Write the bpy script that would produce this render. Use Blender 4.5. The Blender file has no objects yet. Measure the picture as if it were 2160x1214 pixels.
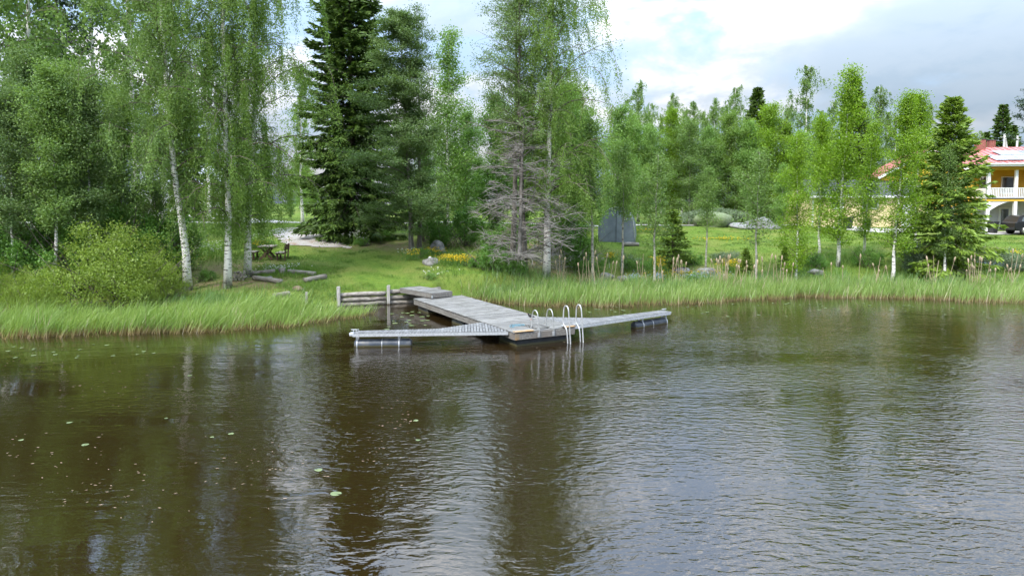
import bpy, math, random
import numpy as np
from mathutils import Vector, Matrix, Euler

SC = bpy.context.scene
COL = SC.collection
R = math.radians
PI = math.pi

# ------------------------------------------------------------------ camera
CAM_H, PITCH, FPX, HORIZON = 4.64, R(4.0), 1440.0, 435.0
SHIFT_PX = 607.0 - FPX * math.tan(PITCH) - HORIZON
cd = bpy.data.cameras.new('camera')
cam = bpy.data.objects.new('camera', cd); COL.objects.link(cam)
cam.location = (0, 0, CAM_H); cam.rotation_euler = (PI / 2 - PITCH, 0, 0)
cd.sensor_width = 36.0; cd.lens = 36.0 * FPX / 2160.0; cd.shift_y = -SHIFT_PX / 2160.0
cd.clip_start = 0.1; cd.clip_end = 5000
SC.camera = cam

# ------------------------------------------------------------------ sky, sun, exposure
SUN_EL, SUN_AZ = R(50), R(215)          # azimuth clockwise from +Y (north): behind the camera, to the left
w = bpy.data.worlds.new('World'); SC.world = w; w.use_nodes = True
nt = w.node_tree; nt.nodes.clear()
def N(t, tp, **kw):
    n = t.nodes.new(tp)
    for k, v in kw.items(): setattr(n, k, v)
    return n
def mathn(t, op, a, b=None, clamp=False):
    n = N(t, 'ShaderNodeMath', operation=op); n.use_clamp = clamp
    for i, x in enumerate((a, b)):
        if x is None: continue
        if hasattr(x, 'is_output'): t.links.new(x, n.inputs[i])
        else: n.inputs[i].default_value = x
    return n.outputs[0]
def mapr(t, v, a, b, c=0.0, d=1.0, smooth=True):
    n = N(t, 'ShaderNodeMapRange'); n.interpolation_type = 'SMOOTHSTEP' if smooth else 'LINEAR'
    t.links.new(v, n.inputs[0])
    for i, x in enumerate((a, b, c, d)): n.inputs[i + 1].default_value = x
    return n.outputs[0]
def mixc(t, f, a, b, blend='MIX'):
    n = N(t, 'ShaderNodeMix', data_type='RGBA', blend_type=blend)
    for i, x in ((0, f), (6, a), (7, b)):
        if hasattr(x, 'is_output'): t.links.new(x, n.inputs[i])
        elif i == 0: n.inputs[0].default_value = x
        else: n.inputs[i].default_value = (*x, 1.0)
    return n.outputs[2]
def noise(t, vec, scale, detail=4.0, rough=0.5, dist=0.0):
    n = N(t, 'ShaderNodeTexNoise'); n.inputs['Scale'].default_value = scale
    n.inputs['Detail'].default_value = detail; n.inputs['Roughness'].default_value = rough
    n.inputs['Distortion'].default_value = dist
    if vec is not None: t.links.new(vec, n.inputs['Vector'])
    return n.outputs['Fac']
def mapping(t, vec, loc=(0, 0, 0), scale=(1, 1, 1), rot=(0, 0, 0)):
    n = N(t, 'ShaderNodeMapping'); t.links.new(vec, n.inputs[0])
    n.inputs[1].default_value = loc; n.inputs[2].default_value = rot; n.inputs[3].default_value = scale
    return n.outputs[0]
CLOUD_OFF = (19.89, -12.18, -3.49)
tc = N(nt, 'ShaderNodeTexCoord')
sky = N(nt, 'ShaderNodeTexSky', sky_type='NISHITA'); sky.sun_disc = False
sky.sun_elevation = SUN_EL; sky.sun_rotation = SUN_AZ; sky.dust_density = 2.0
skyc = N(nt, 'ShaderNodeVectorMath', operation='SCALE'); nt.links.new(sky.outputs[0], skyc.inputs[0]); skyc.inputs['Scale'].default_value = 0.08
sep = N(nt, 'ShaderNodeSeparateXYZ'); nt.links.new(tc.outputs['Generated'], sep.inputs[0])
v0 = mapping(nt, tc.outputs['Generated'], loc=CLOUD_OFF, scale=(1.0, 1.0, 2.1))
v1 = mapping(nt, tc.outputs['Generated'], loc=(CLOUD_OFF[0], CLOUD_OFF[1], CLOUD_OFF[2] + 0.13), scale=(1.0, 1.0, 2.1))
n0 = noise(nt, v0, 3.1, 9, 0.52, 0.25)
n1 = noise(nt, v1, 3.1, 5, 0.45, 0.25)
mask = mapr(nt, n0, 0.43, 0.53)
under = mapr(nt, n1, 0.48, 0.64)               # how much cloud lies above: the undersides are grey
fine = noise(nt, v0, 9.0, 6, 0.6, 0.3)
under2 = mathn(nt, 'MULTIPLY', under, mapr(nt, fine, 0.25, 0.65, 0.65, 1.0))
billow = mixc(nt, mapr(nt, fine, 0.38, 0.62), (0.42, 0.47, 0.53), (0.65, 0.66, 0.68))
lit = mixc(nt, under2, billow, (0.27, 0.345, 0.43))
veil = mixc(nt, 0.55, skyc.outputs[0], (0.36, 0.49, 0.68))
allc = mixc(nt, mask, veil, lit)
lum = mathn(nt, 'ADD', mathn(nt, 'MULTIPLY', mathn(nt, 'MAXIMUM', sep.outputs[2], 0.0), 3.7), 0.36)   # cloudy sky brighter overhead, steepened out of view to brighten the water's reflections
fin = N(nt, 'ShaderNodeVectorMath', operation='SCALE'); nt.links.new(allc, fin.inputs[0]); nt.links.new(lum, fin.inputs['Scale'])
bg = N(nt, 'ShaderNodeBackground'); bg.inputs[1].default_value = 1.0
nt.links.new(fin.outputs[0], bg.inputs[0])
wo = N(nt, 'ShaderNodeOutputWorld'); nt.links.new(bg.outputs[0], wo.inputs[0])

sd = bpy.data.lights.new('sun', 'SUN'); sd.energy = 2.3; sd.angle = R(9); sd.color = (1.0, 0.95, 0.87)
sun = bpy.data.objects.new('sun', sd); COL.objects.link(sun)
sdir = Vector((math.sin(SUN_AZ) * math.cos(SUN_EL), math.cos(SUN_AZ) * math.cos(SUN_EL), math.sin(SUN_EL)))
sun.rotation_euler = sdir.to_track_quat('Z', 'Y').to_euler(); sun.location = (0, 0, 60)

SC.view_settings.view_transform = 'Standard'; SC.view_settings.look = 'None'
SC.view_settings.gamma = 1.0; SC.view_settings.use_curve_mapping = False
SC.view_settings.exposure = 1.0
SC.render.engine = 'CYCLES'; SC.cycles.use_adaptive_sampling = True; SC.cycles.adaptive_threshold = 0.03
SC.cycles.max_bounces = 4; SC.cycles.diffuse_bounces = 2; SC.cycles.glossy_bounces = 2
SC.cycles.transmission_bounces = 3; SC.cycles.caustics_reflective = False; SC.cycles.caustics_refractive = False

# ------------------------------------------------------------------ helpers: objects
def tag(o, label=None, cat=None, group=None, kind=None):
    if label: o['label'] = label
    if cat: o['category'] = cat
    if group: o['group'] = group
    if kind: o['kind'] = kind
    return o
def link(name, data, parent=None):
    o = bpy.data.objects.new(name, data); COL.objects.link(o)
    if parent is not None: o.parent = parent
    return o
def empty(name, loc=(0, 0, 0), rz=0.0, label=None, cat=None, group=None):
    o = link(name, None); o.location = loc; o.rotation_euler = (0, 0, rz); o.empty_display_size = 0.3
    return tag(o, label, cat, group)

class MB:
    """collects shapes for one mesh"""
    def __init__(s): s.v = []; s.f = []; s.n = 0; s.sm = []
    def add(s, verts, faces, smooth=False):
        verts = np.asarray(verts, float)
        s.v.append(verts)
        for f in faces: s.f.append([i + s.n for i in f]); s.sm.append(smooth)
        s.n += len(verts); return s
    def box(s, c, size, rz=0.0, rot=None, bev=0.0):
        hx, hy, hz = size[0] / 2, size[1] / 2, size[2] / 2
        b = min(bev, hx * .9, hy * .9, hz * .9)
        if b <= 0:
            P = np.array([(x, y, z) for z in (-hz, hz) for y in (-hy, hy) for x in (-hx, hx)])
            F = [(0, 2, 3, 1), (4, 5, 7, 6), (0, 1, 5, 4), (2, 6, 7, 3), (0, 4, 6, 2), (1, 3, 7, 5)]
        else:
            a, d = hx - b, hy - b
            ring = lambda x, y, z: [(-x, -y, z), (x, -y, z), (x, y, z), (-x, y, z)]
            P = np.array(ring(a, d, -hz) + ring(hx, hy, -hz + b) + ring(hx, hy, hz - b) + ring(a, d, hz))
            F = [(3, 2, 1, 0), (12, 13, 14, 15)]
            for k in range(3):
                for i in range(4):
                    j = (i + 1) % 4; F.append((4 * k + i, 4 * k + j, 4 * k + 4 + j, 4 * k + 4 + i))
        M = np.array((rot if rot is not None else Euler((0, 0, rz)).to_matrix()))
        s.add(P @ M.T + np.asarray(c, float), F); return s
    def bar(s, a, b, wd, th, roll=0.0, bev=0.0):
        a = Vector(a); b = Vector(b); d = b - a
        q = d.to_track_quat('X', 'Z').to_matrix() @ Matrix.Rotation(roll, 3, 'X')
        s.box((a + b) / 2, (d.length, wd, th), rot=q, bev=bev); return s
    def tube(s, pts, rad, sides=8, caps=True):
        pts = np.asarray(pts, float); n = len(pts)
        rad = np.full(n, rad) if np.isscalar(rad) else np.asarray(rad, float)
        T = np.gradient(pts, axis=0); T /= np.linalg.norm(T, axis=1)[:, None] + 1e-9
        ref = np.array([0, 0, 1.0]) if abs(T[0, 2]) < .9 else np.array([1.0, 0, 0])
        A = np.cross(T, ref); bad = np.linalg.norm(A, axis=1) < 1e-3; A[bad] = (1, 0, 0)
        for i in range(n):                               # keep the frame from twisting
            if i: A[i] = A[i - 1] - T[i] * np.dot(A[i - 1], T[i])
            A[i] /= np.linalg.norm(A[i]) + 1e-9
        B = np.cross(T, A)
        th = np.arange(sides) * 2 * PI / sides
        V = pts[:, None, :] + rad[:, None, None] * (np.cos(th)[None, :, None] * A[:, None, :] + np.sin(th)[None, :, None] * B[:, None, :])
        F = []
        for i in range(n - 1):
            for j in range(sides):
                k = (j + 1) % sides
                F.append((i * sides + j, i * sides + k, (i + 1) * sides + k, (i + 1) * sides + j))
        if caps and sides > 3: F.append(tuple(range(sides - 1, -1, -1))); F.append(tuple((n - 1) * sides + j for j in range(sides)))
        s.add(V.reshape(-1, 3), F, sides > 5); return s
    def prism(s, poly, y0, y1):
        """poly in x,z extruded along y"""
        n = len(poly)
        V = [(x, y0, z) for x, z in poly] + [(x, y1, z) for x, z in poly]
        F = [tuple(range(n)), tuple(range(2 * n - 1, n - 1, -1))] + [(i, n + i, n + (i + 1) % n, (i + 1) % n) for i in range(n)]
        s.add(V, F); return s
    def slab(s, poly, z0, z1):
        n = len(poly)
        V = [(x, y, z0) for x, y in poly] + [(x, y, z1) for x, y in poly]
        F = [tuple(range(n - 1, -1, -1)), tuple(range(n, 2 * n))] + [(i, (i + 1) % n, n + (i + 1) % n, n + i) for i in range(n)]
        s.add(V, F); return s
    def mesh(s, name, mat=None):
        me = bpy.data.meshes.new(name)
        me.from_pydata(np.concatenate(s.v).tolist() if s.v else [], [], s.f)
        if s.f: me.polygons.foreach_set('use_smooth', s.sm)
        if mat: me.materials.append(mat)
        me.update(); return me
    def build(s, name, mat, parent=None):
        return link(name, s.mesh(name, mat), parent)
def part(name, mat, parent, *boxes, bev=0.0):
    m = MB()
    for c, sz in boxes: m.box(c, sz, bev=bev)
    return m.build(name, mat, parent)

def quads_mesh(name, V, mat, attrs=None, per=4):
    """V: (n, per, 3) polygons"""
    n = len(V); me = bpy.data.meshes.new(name)
    me.vertices.add(n * per); me.vertices.foreach_set('co', np.ascontiguousarray(V, dtype=np.float32).ravel())
    me.loops.add(n * per); me.loops.foreach_set('vertex_index', np.arange(n * per, dtype=np.int32))
    me.polygons.add(n); me.polygons.foreach_set('loop_start', np.arange(n, dtype=np.int32) * per)
    for k, a in (attrs or {}).items():
        at = me.attributes.new(k, 'FLOAT', 'POINT')
        a = np.asarray(a, np.float32); a = np.repeat(a, per) if a.ndim == 1 else a.ravel()
        at.data.foreach_set('value', np.ascontiguousarray(a))
    me.materials.append(mat); me.update(calc_edges=True); return me

# ------------------------------------------------------------------ helpers: materials
def newmat(name):
    m = bpy.data.materials.new(name); m.use_nodes = True; t = m.node_tree; t.nodes.clear()
    return m, t, N(t, 'ShaderNodeOutputMaterial')
def pmat(name, c1, c2, scale=4.0, rough=0.7, bump=0.0, metal=0.0, stretch=(1, 1, 1), detail=6.0, lo=.35, hi=.65, c3=None, s3=1.0, spec=0.4, bscale=None, var=.18):
    m, t, out = newmat(name)
    p = N(t, 'ShaderNodeBsdfPrincipled'); t.links.new(p.outputs[0], out.inputs[0])
    co = N(t, 'ShaderNodeTexCoord').outputs['Object']; inf = N(t, 'ShaderNodeObjectInfo').outputs['Random']
    add = N(t, 'ShaderNodeVectorMath', operation='ADD'); t.links.new(co, add.inputs[0])
    cmb = N(t, 'ShaderNodeCombineXYZ'); r10 = mathn(t, 'MULTIPLY', inf, 37.0)
    for i in range(3): t.links.new(r10, cmb.inputs[i])
    t.links.new(cmb.outputs[0], add.inputs[1])
    v = mapping(t, add.outputs[0], scale=stretch)
    f = noise(t, v, scale, detail, .6)
    c = mixc(t, mapr(t, f, lo, hi), c1, c2)
    if c3 is not None: c = mixc(t, mapr(t, noise(t, add.outputs[0], s3, 5, .6), .5, .68), c, c3)
    c = mixc(t, 1.0, c, mixc(t, inf, (1 - var,) * 3, (1 + var * .7,) * 3), 'MULTIPLY')
    t.links.new(c, p.inputs['Base Color']); p.inputs['Roughness'].default_value = rough
    p.inputs['Metallic'].default_value = metal; p.inputs['Specular IOR Level'].default_value = spec
    if bump:
        b = N(t, 'ShaderNodeBump'); b.inputs['Strength'].default_value = bump; b.inputs['Distance'].default_value = .02
        t.links.new(f if bscale is None else noise(t, v, bscale, 6, .6), b.inputs['Height']); t.links.new(b.outputs[0], p.inputs['Normal'])
    return m
def waterline(m, z0, z1, col):
    # algae band left by the water, in the object's own height
    t = m.node_tree; p = next(n for n in t.nodes if n.type == 'BSDF_PRINCIPLED'); src = p.inputs['Base Color'].links[0].from_socket
    co = N(t, 'ShaderNodeTexCoord').outputs['Object']; sp = N(t, 'ShaderNodeSeparateXYZ'); t.links.new(co, sp.inputs[0])
    h = mathn(t, 'ADD', sp.outputs[2], mathn(t, 'MULTIPLY', mathn(t, 'SUBTRACT', noise(t, co, 7, 4, .6), .5), .10))
    t.links.new(mixc(t, mapr(t, h, z1, z0), src, col), p.inputs['Base Color'])
def leafmat(name, c1, c2, trans=0.35, gloss=0.02, tint=None, two=None):
    m, t, out = newmat(name)
    a = N(t, 'ShaderNodeAttribute', attribute_name='v'); inf = N(t, 'ShaderNodeObjectInfo').outputs['Random']
    c = mixc(t, a.outputs['Fac'], c1, c2)
    if two:                                             # blades: straw foot, green above
        h = N(t, 'ShaderNodeAttribute', attribute_name='t')
        c = mixc(t, mapr(t, h.outputs['Fac'], two[1], two[2]), two[0], c)
    c = mixc(t, 1.0, c, mixc(t, inf, (.86, .88, .86), (1.12, 1.1, 1.12)), 'MULTIPLY')
    d = N(t, 'ShaderNodeBsdfDiffuse'); tr = N(t, 'ShaderNodeBsdfTranslucent'); g = N(t, 'ShaderNodeBsdfGlossy')
    g.inputs['Roughness'].default_value = .45; g.inputs['Color'].default_value = (.9, .95, 1, 1)
    t.links.new(c, d.inputs[0]); t.links.new(mixc(t, 1.0, c, tint or (1.15, 1.2, .6), 'MULTIPLY'), tr.inputs[0])
    m1 = N(t, 'ShaderNodeMixShader'); m1.inputs[0].default_value = trans
    t.links.new(d.outputs[0], m1.inputs[1]); t.links.new(tr.outputs[0], m1.inputs[2])
    m2 = N(t, 'ShaderNodeMixShader'); m2.inputs[0].default_value = gloss
    t.links.new(m1.outputs[0], m2.inputs[1]); t.links.new(g.outputs[0], m2.inputs[2]); t.links.new(m2.outputs[0], out.inputs[0])
    return m
def birchbark():
    m, t, out = newmat('birch_bark')
    p = N(t, 'ShaderNodeBsdfPrincipled'); t.links.new(p.outputs[0], out.inputs[0]); p.inputs['Roughness'].default_value = .75
    co = N(t, 'ShaderNodeTexCoord').outputs['Object']
    f = noise(t, mapping(t, co, scale=(2.2, 2.2, 11)), 1.6, 4, .55)
    g = noise(t, mapping(t, co, scale=(6, 6, 2.2)), 1.0, 5, .6)
    c = mixc(t, mapr(t, f, .56, .63), mixc(t, g, (.62, .60, .56), (.80, .79, .76)), (.07, .06, .055))
    sepz = N(t, 'ShaderNodeSeparateXYZ'); t.links.new(co, sepz.inputs[0])
    foot = mathn(t, 'MULTIPLY', mapr(t, sepz.outputs[2], .9, .0), mapr(t, g, .38, .6))     # rough dark bark at the foot
    c = mixc(t, foot, c, (.10, .09, .08))
    t.links.new(c, p.inputs['Base Color'])
    b = N(t, 'ShaderNodeBump'); b.inputs['Strength'].default_value = .4; b.inputs['Distance'].default_value = .02
    t.links.new(f, b.inputs['Height']); t.links.new(b.outputs[0], p.inputs['Normal'])
    return m

M = {}
M['birch'] = leafmat('birch_leaf', (.125, .225, .044), (.235, .350, .074), .42, .02)
M['birch2'] = leafmat('birch_leaf_grey_green', (.118, .208, .056), (.215, .325, .090), .40, .02)
M['young'] = leafmat('young_birch_leaf', (.150, .270, .018), (.235, .370, .030), .45)
M['alder'] = leafmat('alder_leaf', (.105, .180, .060), (.195, .285, .100), .36, .02)
M['aspen'] = leafmat('aspen_leaf', (.140, .265, .062), (.250, .395, .100), .38, .02)
M['willow'] = leafmat('willow_leaf', (.165, .250, .036), (.285, .380, .066), .38, .02)
M['bush'] = leafmat('bush_leaf', (0.077, 0.176, 0.034), (0.155, 0.303, 0.056), .32)
M['greybush'] = leafmat('grey_leaf', (.13, .19, .11), (.21, .27, .17), .25)
M['spruce'] = leafmat('spruce_needle', (.044, .088, .020), (.115, .185, .036), .15, .02)
M['spruce2'] = leafmat('young_spruce_needle', (.115, .200, .028), (.205, .305, .042), .2, .02)
M['pine'] = leafmat('pine_needle', (.030, .062, .030), (.060, .105, .045), .12, .04)
M['reed'] = leafmat('reed_blade', (.155, .260, .055), (.290, .400, .115), .35, .03, two=((.30, .225, .12), .05, .40))
M['sedge'] = leafmat('sedge_blade', (.085, .185, .050), (.150, .270, .075), .3, .05, two=((.16, .17, .06), .0, .25))
M['grass'] = leafmat('grass_blade', (.090, .190, .026), (.185, .300, .045), .35, .03, two=((.10, .13, .03), .0, .4))
M['lawn'] = leafmat('lawn_blade', (.095, .170, .026), (.175, .245, .048), .3, .02)
M['dry'] = leafmat('dry_stalk', (.42, .34, .23), (.60, .52, .39), .15, .02)
M['yellow'] = leafmat('yellow_petal', (.58, .40, .015), (.72, .54, .03), .2, .02, tint=(1, 1, .8))
M['blue'] = leafmat('pale_blue_petal', (.28, .36, .50), (.40, .48, .60), .2, .02, tint=(1, 1, 1))
M['white_fl'] = leafmat('white_petal', (.62, .65, .58), (.78, .80, .75), .2, .02, tint=(1, 1, 1))
M['pad'] = leafmat('lily_pad_leaf', (.10, .145, .045), (.17, .21, .085), .1, .10)
M['litter'] = leafmat('floating_leaf', (.18, .13, .085), (.33, .25, .17), .05, .05)
M['barkb'] = birchbark()
M['barka'] = pmat('alder_bark', (.10, .088, .075), (.22, .20, .18), 5, .9, .6, stretch=(2, 2, .5))
M['barkg'] = pmat('aspen_bark', (.24, .24, .20), (.40, .39, .34), 4, .85, .4, stretch=(1, 1, 2.5), c3=(.10, .09, .08), s3=3)
M['barkp'] = pmat('pine_bark', (.20, .10, .055), (.34, .18, .10), 5, .9, .6, stretch=(1, 1, .4))
M['barks'] = pmat('spruce_bark', (.08, .06, .05), (.16, .13, .11), 6, .9, .5)
M['twig'] = pmat('twig_bark', (.09, .07, .055), (.17, .14, .12), 4, .9)
M['dead'] = pmat('dead_branch', (.155, .142, .128), (.265, .25, .23), 3, .9)
M['deck'] = pmat('weathered_deck_wood', (.150, .148, .141), (.245, .243, .235), 3.0, .85, .35, stretch=(1, 9, 9), c3=(.105, .106, .09), s3=1.6, var=.30)
M['slat'] = pmat('grey_boom_slat', (.13, .134, .138), (.215, .219, .223), 5, .8, .2)
M['beam'] = pmat('weathered_beam_wood', (.14, .131, .118), (.235, .225, .208), 2.5, .85, .4, stretch=(6, 1, 8), c3=(.17, .15, .13), s3=1.8)
M['log'] = pmat('weathered_log', (.17, .15, .127), (.33, .305, .27), 2.2, .9, .6, stretch=(1.2, 9, 9), c3=(.13, .11, .09), s3=2.5)
M['post'] = pmat('grey_post_wood', (.27, .26, .24), (.44, .43, .40), 3, .9, .5, stretch=(8, 8, 1))
M['stain'] = pmat('rust_stained_wood', (.28, .235, .175), (.34, .20, .075), 3.5, .85, .3, stretch=(1.5, 5, 5))
M['float'] = pmat('black_float_plastic', (.018, .022, .026), (.040, .046, .052), 2, .45, .1, c3=(.075, .075, .07), s3=2.0)
M['pontoon'] = pmat('blue_black_pontoon', (.034, .044, .060), (.060, .072, .094), 3, .40, .08, c3=(.09, .095, .10), s3=3)
waterline(M['float'], .03, .09, (.07, .065, .03)); waterline(M['pontoon'], .02, .07, (.09, .085, .045)); waterline(M['post'], -.02, .12, (.06, .05, .03))
M['galv'] = pmat('galvanised_steel', (.42, .44, .46), (.58, .60, .62), 14, .5, .05, metal=.45)
M['rail'] = pmat('ladder_tube', (.40, .41, .41), (.54, .55, .55), 8, .35, 0, metal=.35)
M['brown'] = pmat('brown_stained_wood', (.075, .042, .032), (.13, .078, .058), 3, .8, .4, stretch=(1, 6, 6))
M['greytop'] = pmat('faded_bench_wood', (.20, .17, .145), (.31, .275, .24), 3, .85, .4, stretch=(6, 1, 6))
M['stone'] = pmat('grey_rock', (.14, .136, .128), (.26, .252, .24), 5, .9, .8, c3=(.12, .125, .09), s3=4)
M['gravel'] = pmat('grey_gravel', (.27, .255, .24), (.44, .42, .40), 26, .95, .7, c3=(.25, .17, .11), s3=1.4)
M['road'] = pmat('pale_gravel_road', (.36, .345, .32), (.48, .465, .44), 20, .95, .4)
M['heap'] = pmat('gravel_heap', (.19, .194, .198), (.29, .294, .30), 18, .95, .8)
M['tarp'] = pmat('blue_grey_tarpaulin', (.14, .165, .20), (.18, .21, .25), 1.6, .55, .25)
M['yellowwall'] = pmat('yellow_painted_boards', (.74, .46, .045), (.80, .51, .06), 3, .7, .2, stretch=(.3, .3, 9))
M['palewall'] = pmat('pale_yellow_boards', (.78, .62, .35), (.83, .68, .40), 3, .75, .2, stretch=(.3, .3, 9))
M['white'] = pmat('white_paint', (.74, .75, .75), (.81, .82, .82), 4, .6)
M['greywall'] = pmat('light_grey_wall', (.56, .58, .60), (.63, .65, .67), 2, .7)
M['redroof'] = pmat('red_metal_roof', (.42, .130, .120), (.50, .17, .155), 2.5, .5, .05)
M['darkroof'] = pmat('dark_roof_felt', (.050, .056, .068), (.080, .087, .100), 5, .85, .3)
M['greyroof'] = pmat('grey_metal_roof', (.33, .36, .40), (.42, .45, .49), 2, .45)
M['brick'] = pmat('red_chimney_brick', (.20, .075, .058), (.29, .115, .09), 8, .85, .3)
M['solar'] = pmat('solar_panel_glass', (.30, .32, .35), (.38, .40, .43), 2, .15, 0, spec=1.0)  # pale base colour carries the white sky reflected in the panels
M['glass'] = pmat('window_glass', (.05, .06, .07), (.10, .115, .13), 1, .06, 0, spec=1.0)
M['carpaint'] = pmat('black_car_paint', (.012, .013, .015), (.018, .019, .022), 1, .28, 0, spec=.35)
M['rubber'] = pmat('black_rubber', (.015, .015, .015), (.03, .03, .03), 4, .8)
M['alloy'] = pmat('alloy_wheel', (.50, .51, .52), (.60, .61, .62), 4, .35, 0, metal=.6)
M['lampred'] = pmat('red_tail_lamp', (.10, .006, .006), (.14, .01, .01), 4, .2)
M['rope'] = pmat('blue_rope', (.10, .24, .31), (.16, .33, .41), 20, .85)
M['birdblack'] = pmat('black_plumage', (.014, .013, .012), (.04, .035, .03), 12, .7)
M['birdwhite'] = pmat('white_plumage', (.70, .70, .68), (.78, .78, .76), 12, .7)
M['orange'] = pmat('orange_beak', (.70, .16, .02), (.75, .2, .03), 8, .5)
M['darkbin'] = pmat('dark_plastic_bin', (.02, .022, .024), (.04, .042, .045), 4, .5)
M['polewood'] = pmat('pale_pole_wood', (.36, .36, .35), (.50, .50, .48), 3, .8, .2, stretch=(3, 3, .5))
M['moundm'] = pmat('weedy_mound_earth', (.13, .18, .09), (.22, .26, .15), 5, .95, .6)
M['soil'] = pmat('leaf_litter_soil', (.10, .075, .052), (.22, .165, .115), 14, .95, .6)

# ------------------------------------------------------------------ terrain
SX = np.array([-400, -60, -25, -17, -13, -9.6, -7.8, -4.6, -2, 3, 10, 15, 20, 24, 60, 400.])
SY = np.array([30, 27, 27, 27.5, 28.5, 31.2, 31.6, 32.8, 34.6, 36, 37.3, 38.3, 38, 37, 37, 40.])
PL = np.array([[26, .05], [28, .12], [30, .38], [32, .62], [36, 1.1], [40, 1.5], [44, 2.05], [48, 2.5], [60, 3.1], [80, 3.4], [140, 4.2], [400, 6], [3000, 6]])
PR = np.array([[30, -.3], [36, .0], [38, .15], [43, 1.3], [50, 1.95], [60, 2.8], [80, 3.3], [140, 4.2], [400, 6], [3000, 6]])
def vnoise(x, y, s):
    x = np.asarray(x, float) / s; y = np.asarray(y, float) / s
    return (np.sin(x * 1.7 + 1.3 * np.sin(y * 1.1 + .5)) + np.sin(y * 1.9 + 1.7 * np.sin(x * .9 + 2.1)) + .6 * np.sin(x * 3.3 + y * 2.7 + 1.1)) / 2.6
def shore(x):
    x = np.asarray(x, float); return np.interp(x, SX, SY) + .35 * np.sin(x * 1.3) * np.clip((np.abs(x + 6) - 4) / 3, 0, 1)
def sstep(a, b, x):
    t = np.clip((x - a) / (b - a), 0, 1); return t * t * (3 - 2 * t)
def terrain(x, y):
    x = np.asarray(x, float); y = np.asarray(y, float)
    k = sstep(-2.5, 6, x)
    z = np.interp(y, PL[:, 0], PL[:, 1]) * (1 - k) + np.interp(y, PR[:, 0], PR[:, 1]) * k
    z = z - .35 * sstep(37, 41, x) * sstep(50, 58, y)
    z = z + .07 * vnoise(x, y, 2.3) * sstep(30, 40, y) + .35 * vnoise(x, y, 17) * sstep(70, 110, y)
    d = y - shore(x)
    wallz = sstep(-8.4, -8.0, x) * sstep(-3.4, -3.8, x)             # ground held up by the log wall
    up = sstep(-.2, 1.4, d) * (1 - wallz) + wallz * (d > 0.12)
    under = np.clip(-.12 + .22 * d, -1.6, -.12)
    under = under * (1 - wallz) + wallz * (-.7)
    return np.where(d < -.2, under, under * (1 - up) + np.maximum(z, .06) * up)
def tz(x, y): return float(terrain(np.array([x]), np.array([y]))[0])
def at(px, Y): return (px - 1080.0) / FPX * Y * 1.003
def gpos(px, py):
    u = (px - 1080) / FPX; v = (607 - py - SHIFT_PX) / FPX
    d = np.array([u, math.cos(PITCH) + v * math.sin(PITCH), -math.sin(PITCH) + v * math.cos(PITCH)]); t = np.arange(20, 120, .05)
    P = np.array([0, 0, CAM_H]) + t[:, None] * d; k = int(np.argmax((P[:, 2] < terrain(P[:, 0], P[:, 1])) & (P[:, 2] > .05))); return float(P[k, 0]), float(P[k, 1])
def grid_mesh(name, xs, ys, zf, mat):
    X, Y = np.meshgrid(xs, ys); Z = zf(X, Y); nx, ny = len(xs), len(ys)
    V = np.stack([X, Y, Z], -1).reshape(-1, 3)
    i = (np.arange(ny - 1)[:, None] * nx + np.arange(nx - 1)[None]).ravel()
    F = np.stack([i, i + 1, i + nx + 1, i + nx], -1)
    me = bpy.data.meshes.new(name); me.from_pydata(V.tolist(), [], F.tolist()); me.polygons.foreach_set('use_smooth', [True] * len(F))
    me.materials.append(mat); me.update(); return me
def groundmat():
    m, t, out = newmat('meadow_ground')
    p = N(t, 'ShaderNodeBsdfPrincipled'); t.links.new(p.outputs[0], out.inputs[0]); p.inputs['Roughness'].default_value = .95
    p.inputs['Specular IOR Level'].default_value = .1
    co = N(t, 'ShaderNodeTexCoord').outputs['Object']
    big = noise(t, co, .35, 5, .6); med = noise(t, co, 2.2, 6, .65); fin = noise(t, co, 22, 5, .7)
    c = mixc(t, mapr(t, med, .3, .7), (.078, .150, .022), (.138, .205, .034))
    c = mixc(t, mapr(t, big, .42, .7), c, (.165, .195, .048))
    a = N(t, 'ShaderNodeAttribute', attribute_name='bare')                  # trodden ground and leaf litter under trees
    bare = mathn(t, 'MULTIPLY', a.outputs['Fac'], mapr(t, med, .3, .62))
    c = mixc(t, bare, c, mixc(t, fin, (.13, .095, .06), (.26, .20, .13)))
    c = mixc(t, 1.0, c, mixc(t, mapr(t, fin, .25, .75), (.62, .66, .6), (1.25, 1.22, 1.2)), 'MULTIPLY')
    t.links.new(c, p.inputs['Base Color'])
    b = N(t, 'ShaderNodeBump'); b.inputs['Strength'].default_value = .8; b.inputs['Distance'].default_value = .05
    t.links.new(fin, b.inputs['Height']); t.links.new(b.outputs[0], p.inputs['Normal'])
    return m
xs = np.concatenate([-np.geomspace(2500, 62, 18), np.linspace(-60, -9, 90), np.linspace(-8.8, -3, 50), np.linspace(-2.7, 60, 110), np.geomspace(62, 2500, 18)])
ys = np.concatenate([np.linspace(6, 26, 8), np.linspace(26.3, 52, 120), np.linspace(52.5, 80, 40), np.geomspace(82, 3000, 26)])
me = grid_mesh('ground', xs, ys, terrain, groundmat())
GX, GY = np.meshgrid(xs, ys)
def blob(x, y, cx, cy, rx, ry): return np.clip(1.3 - np.sqrt(((x - cx) / rx) ** 2 + ((y - cy) / ry) ** 2) * 1.0, 0, 1)
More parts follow.
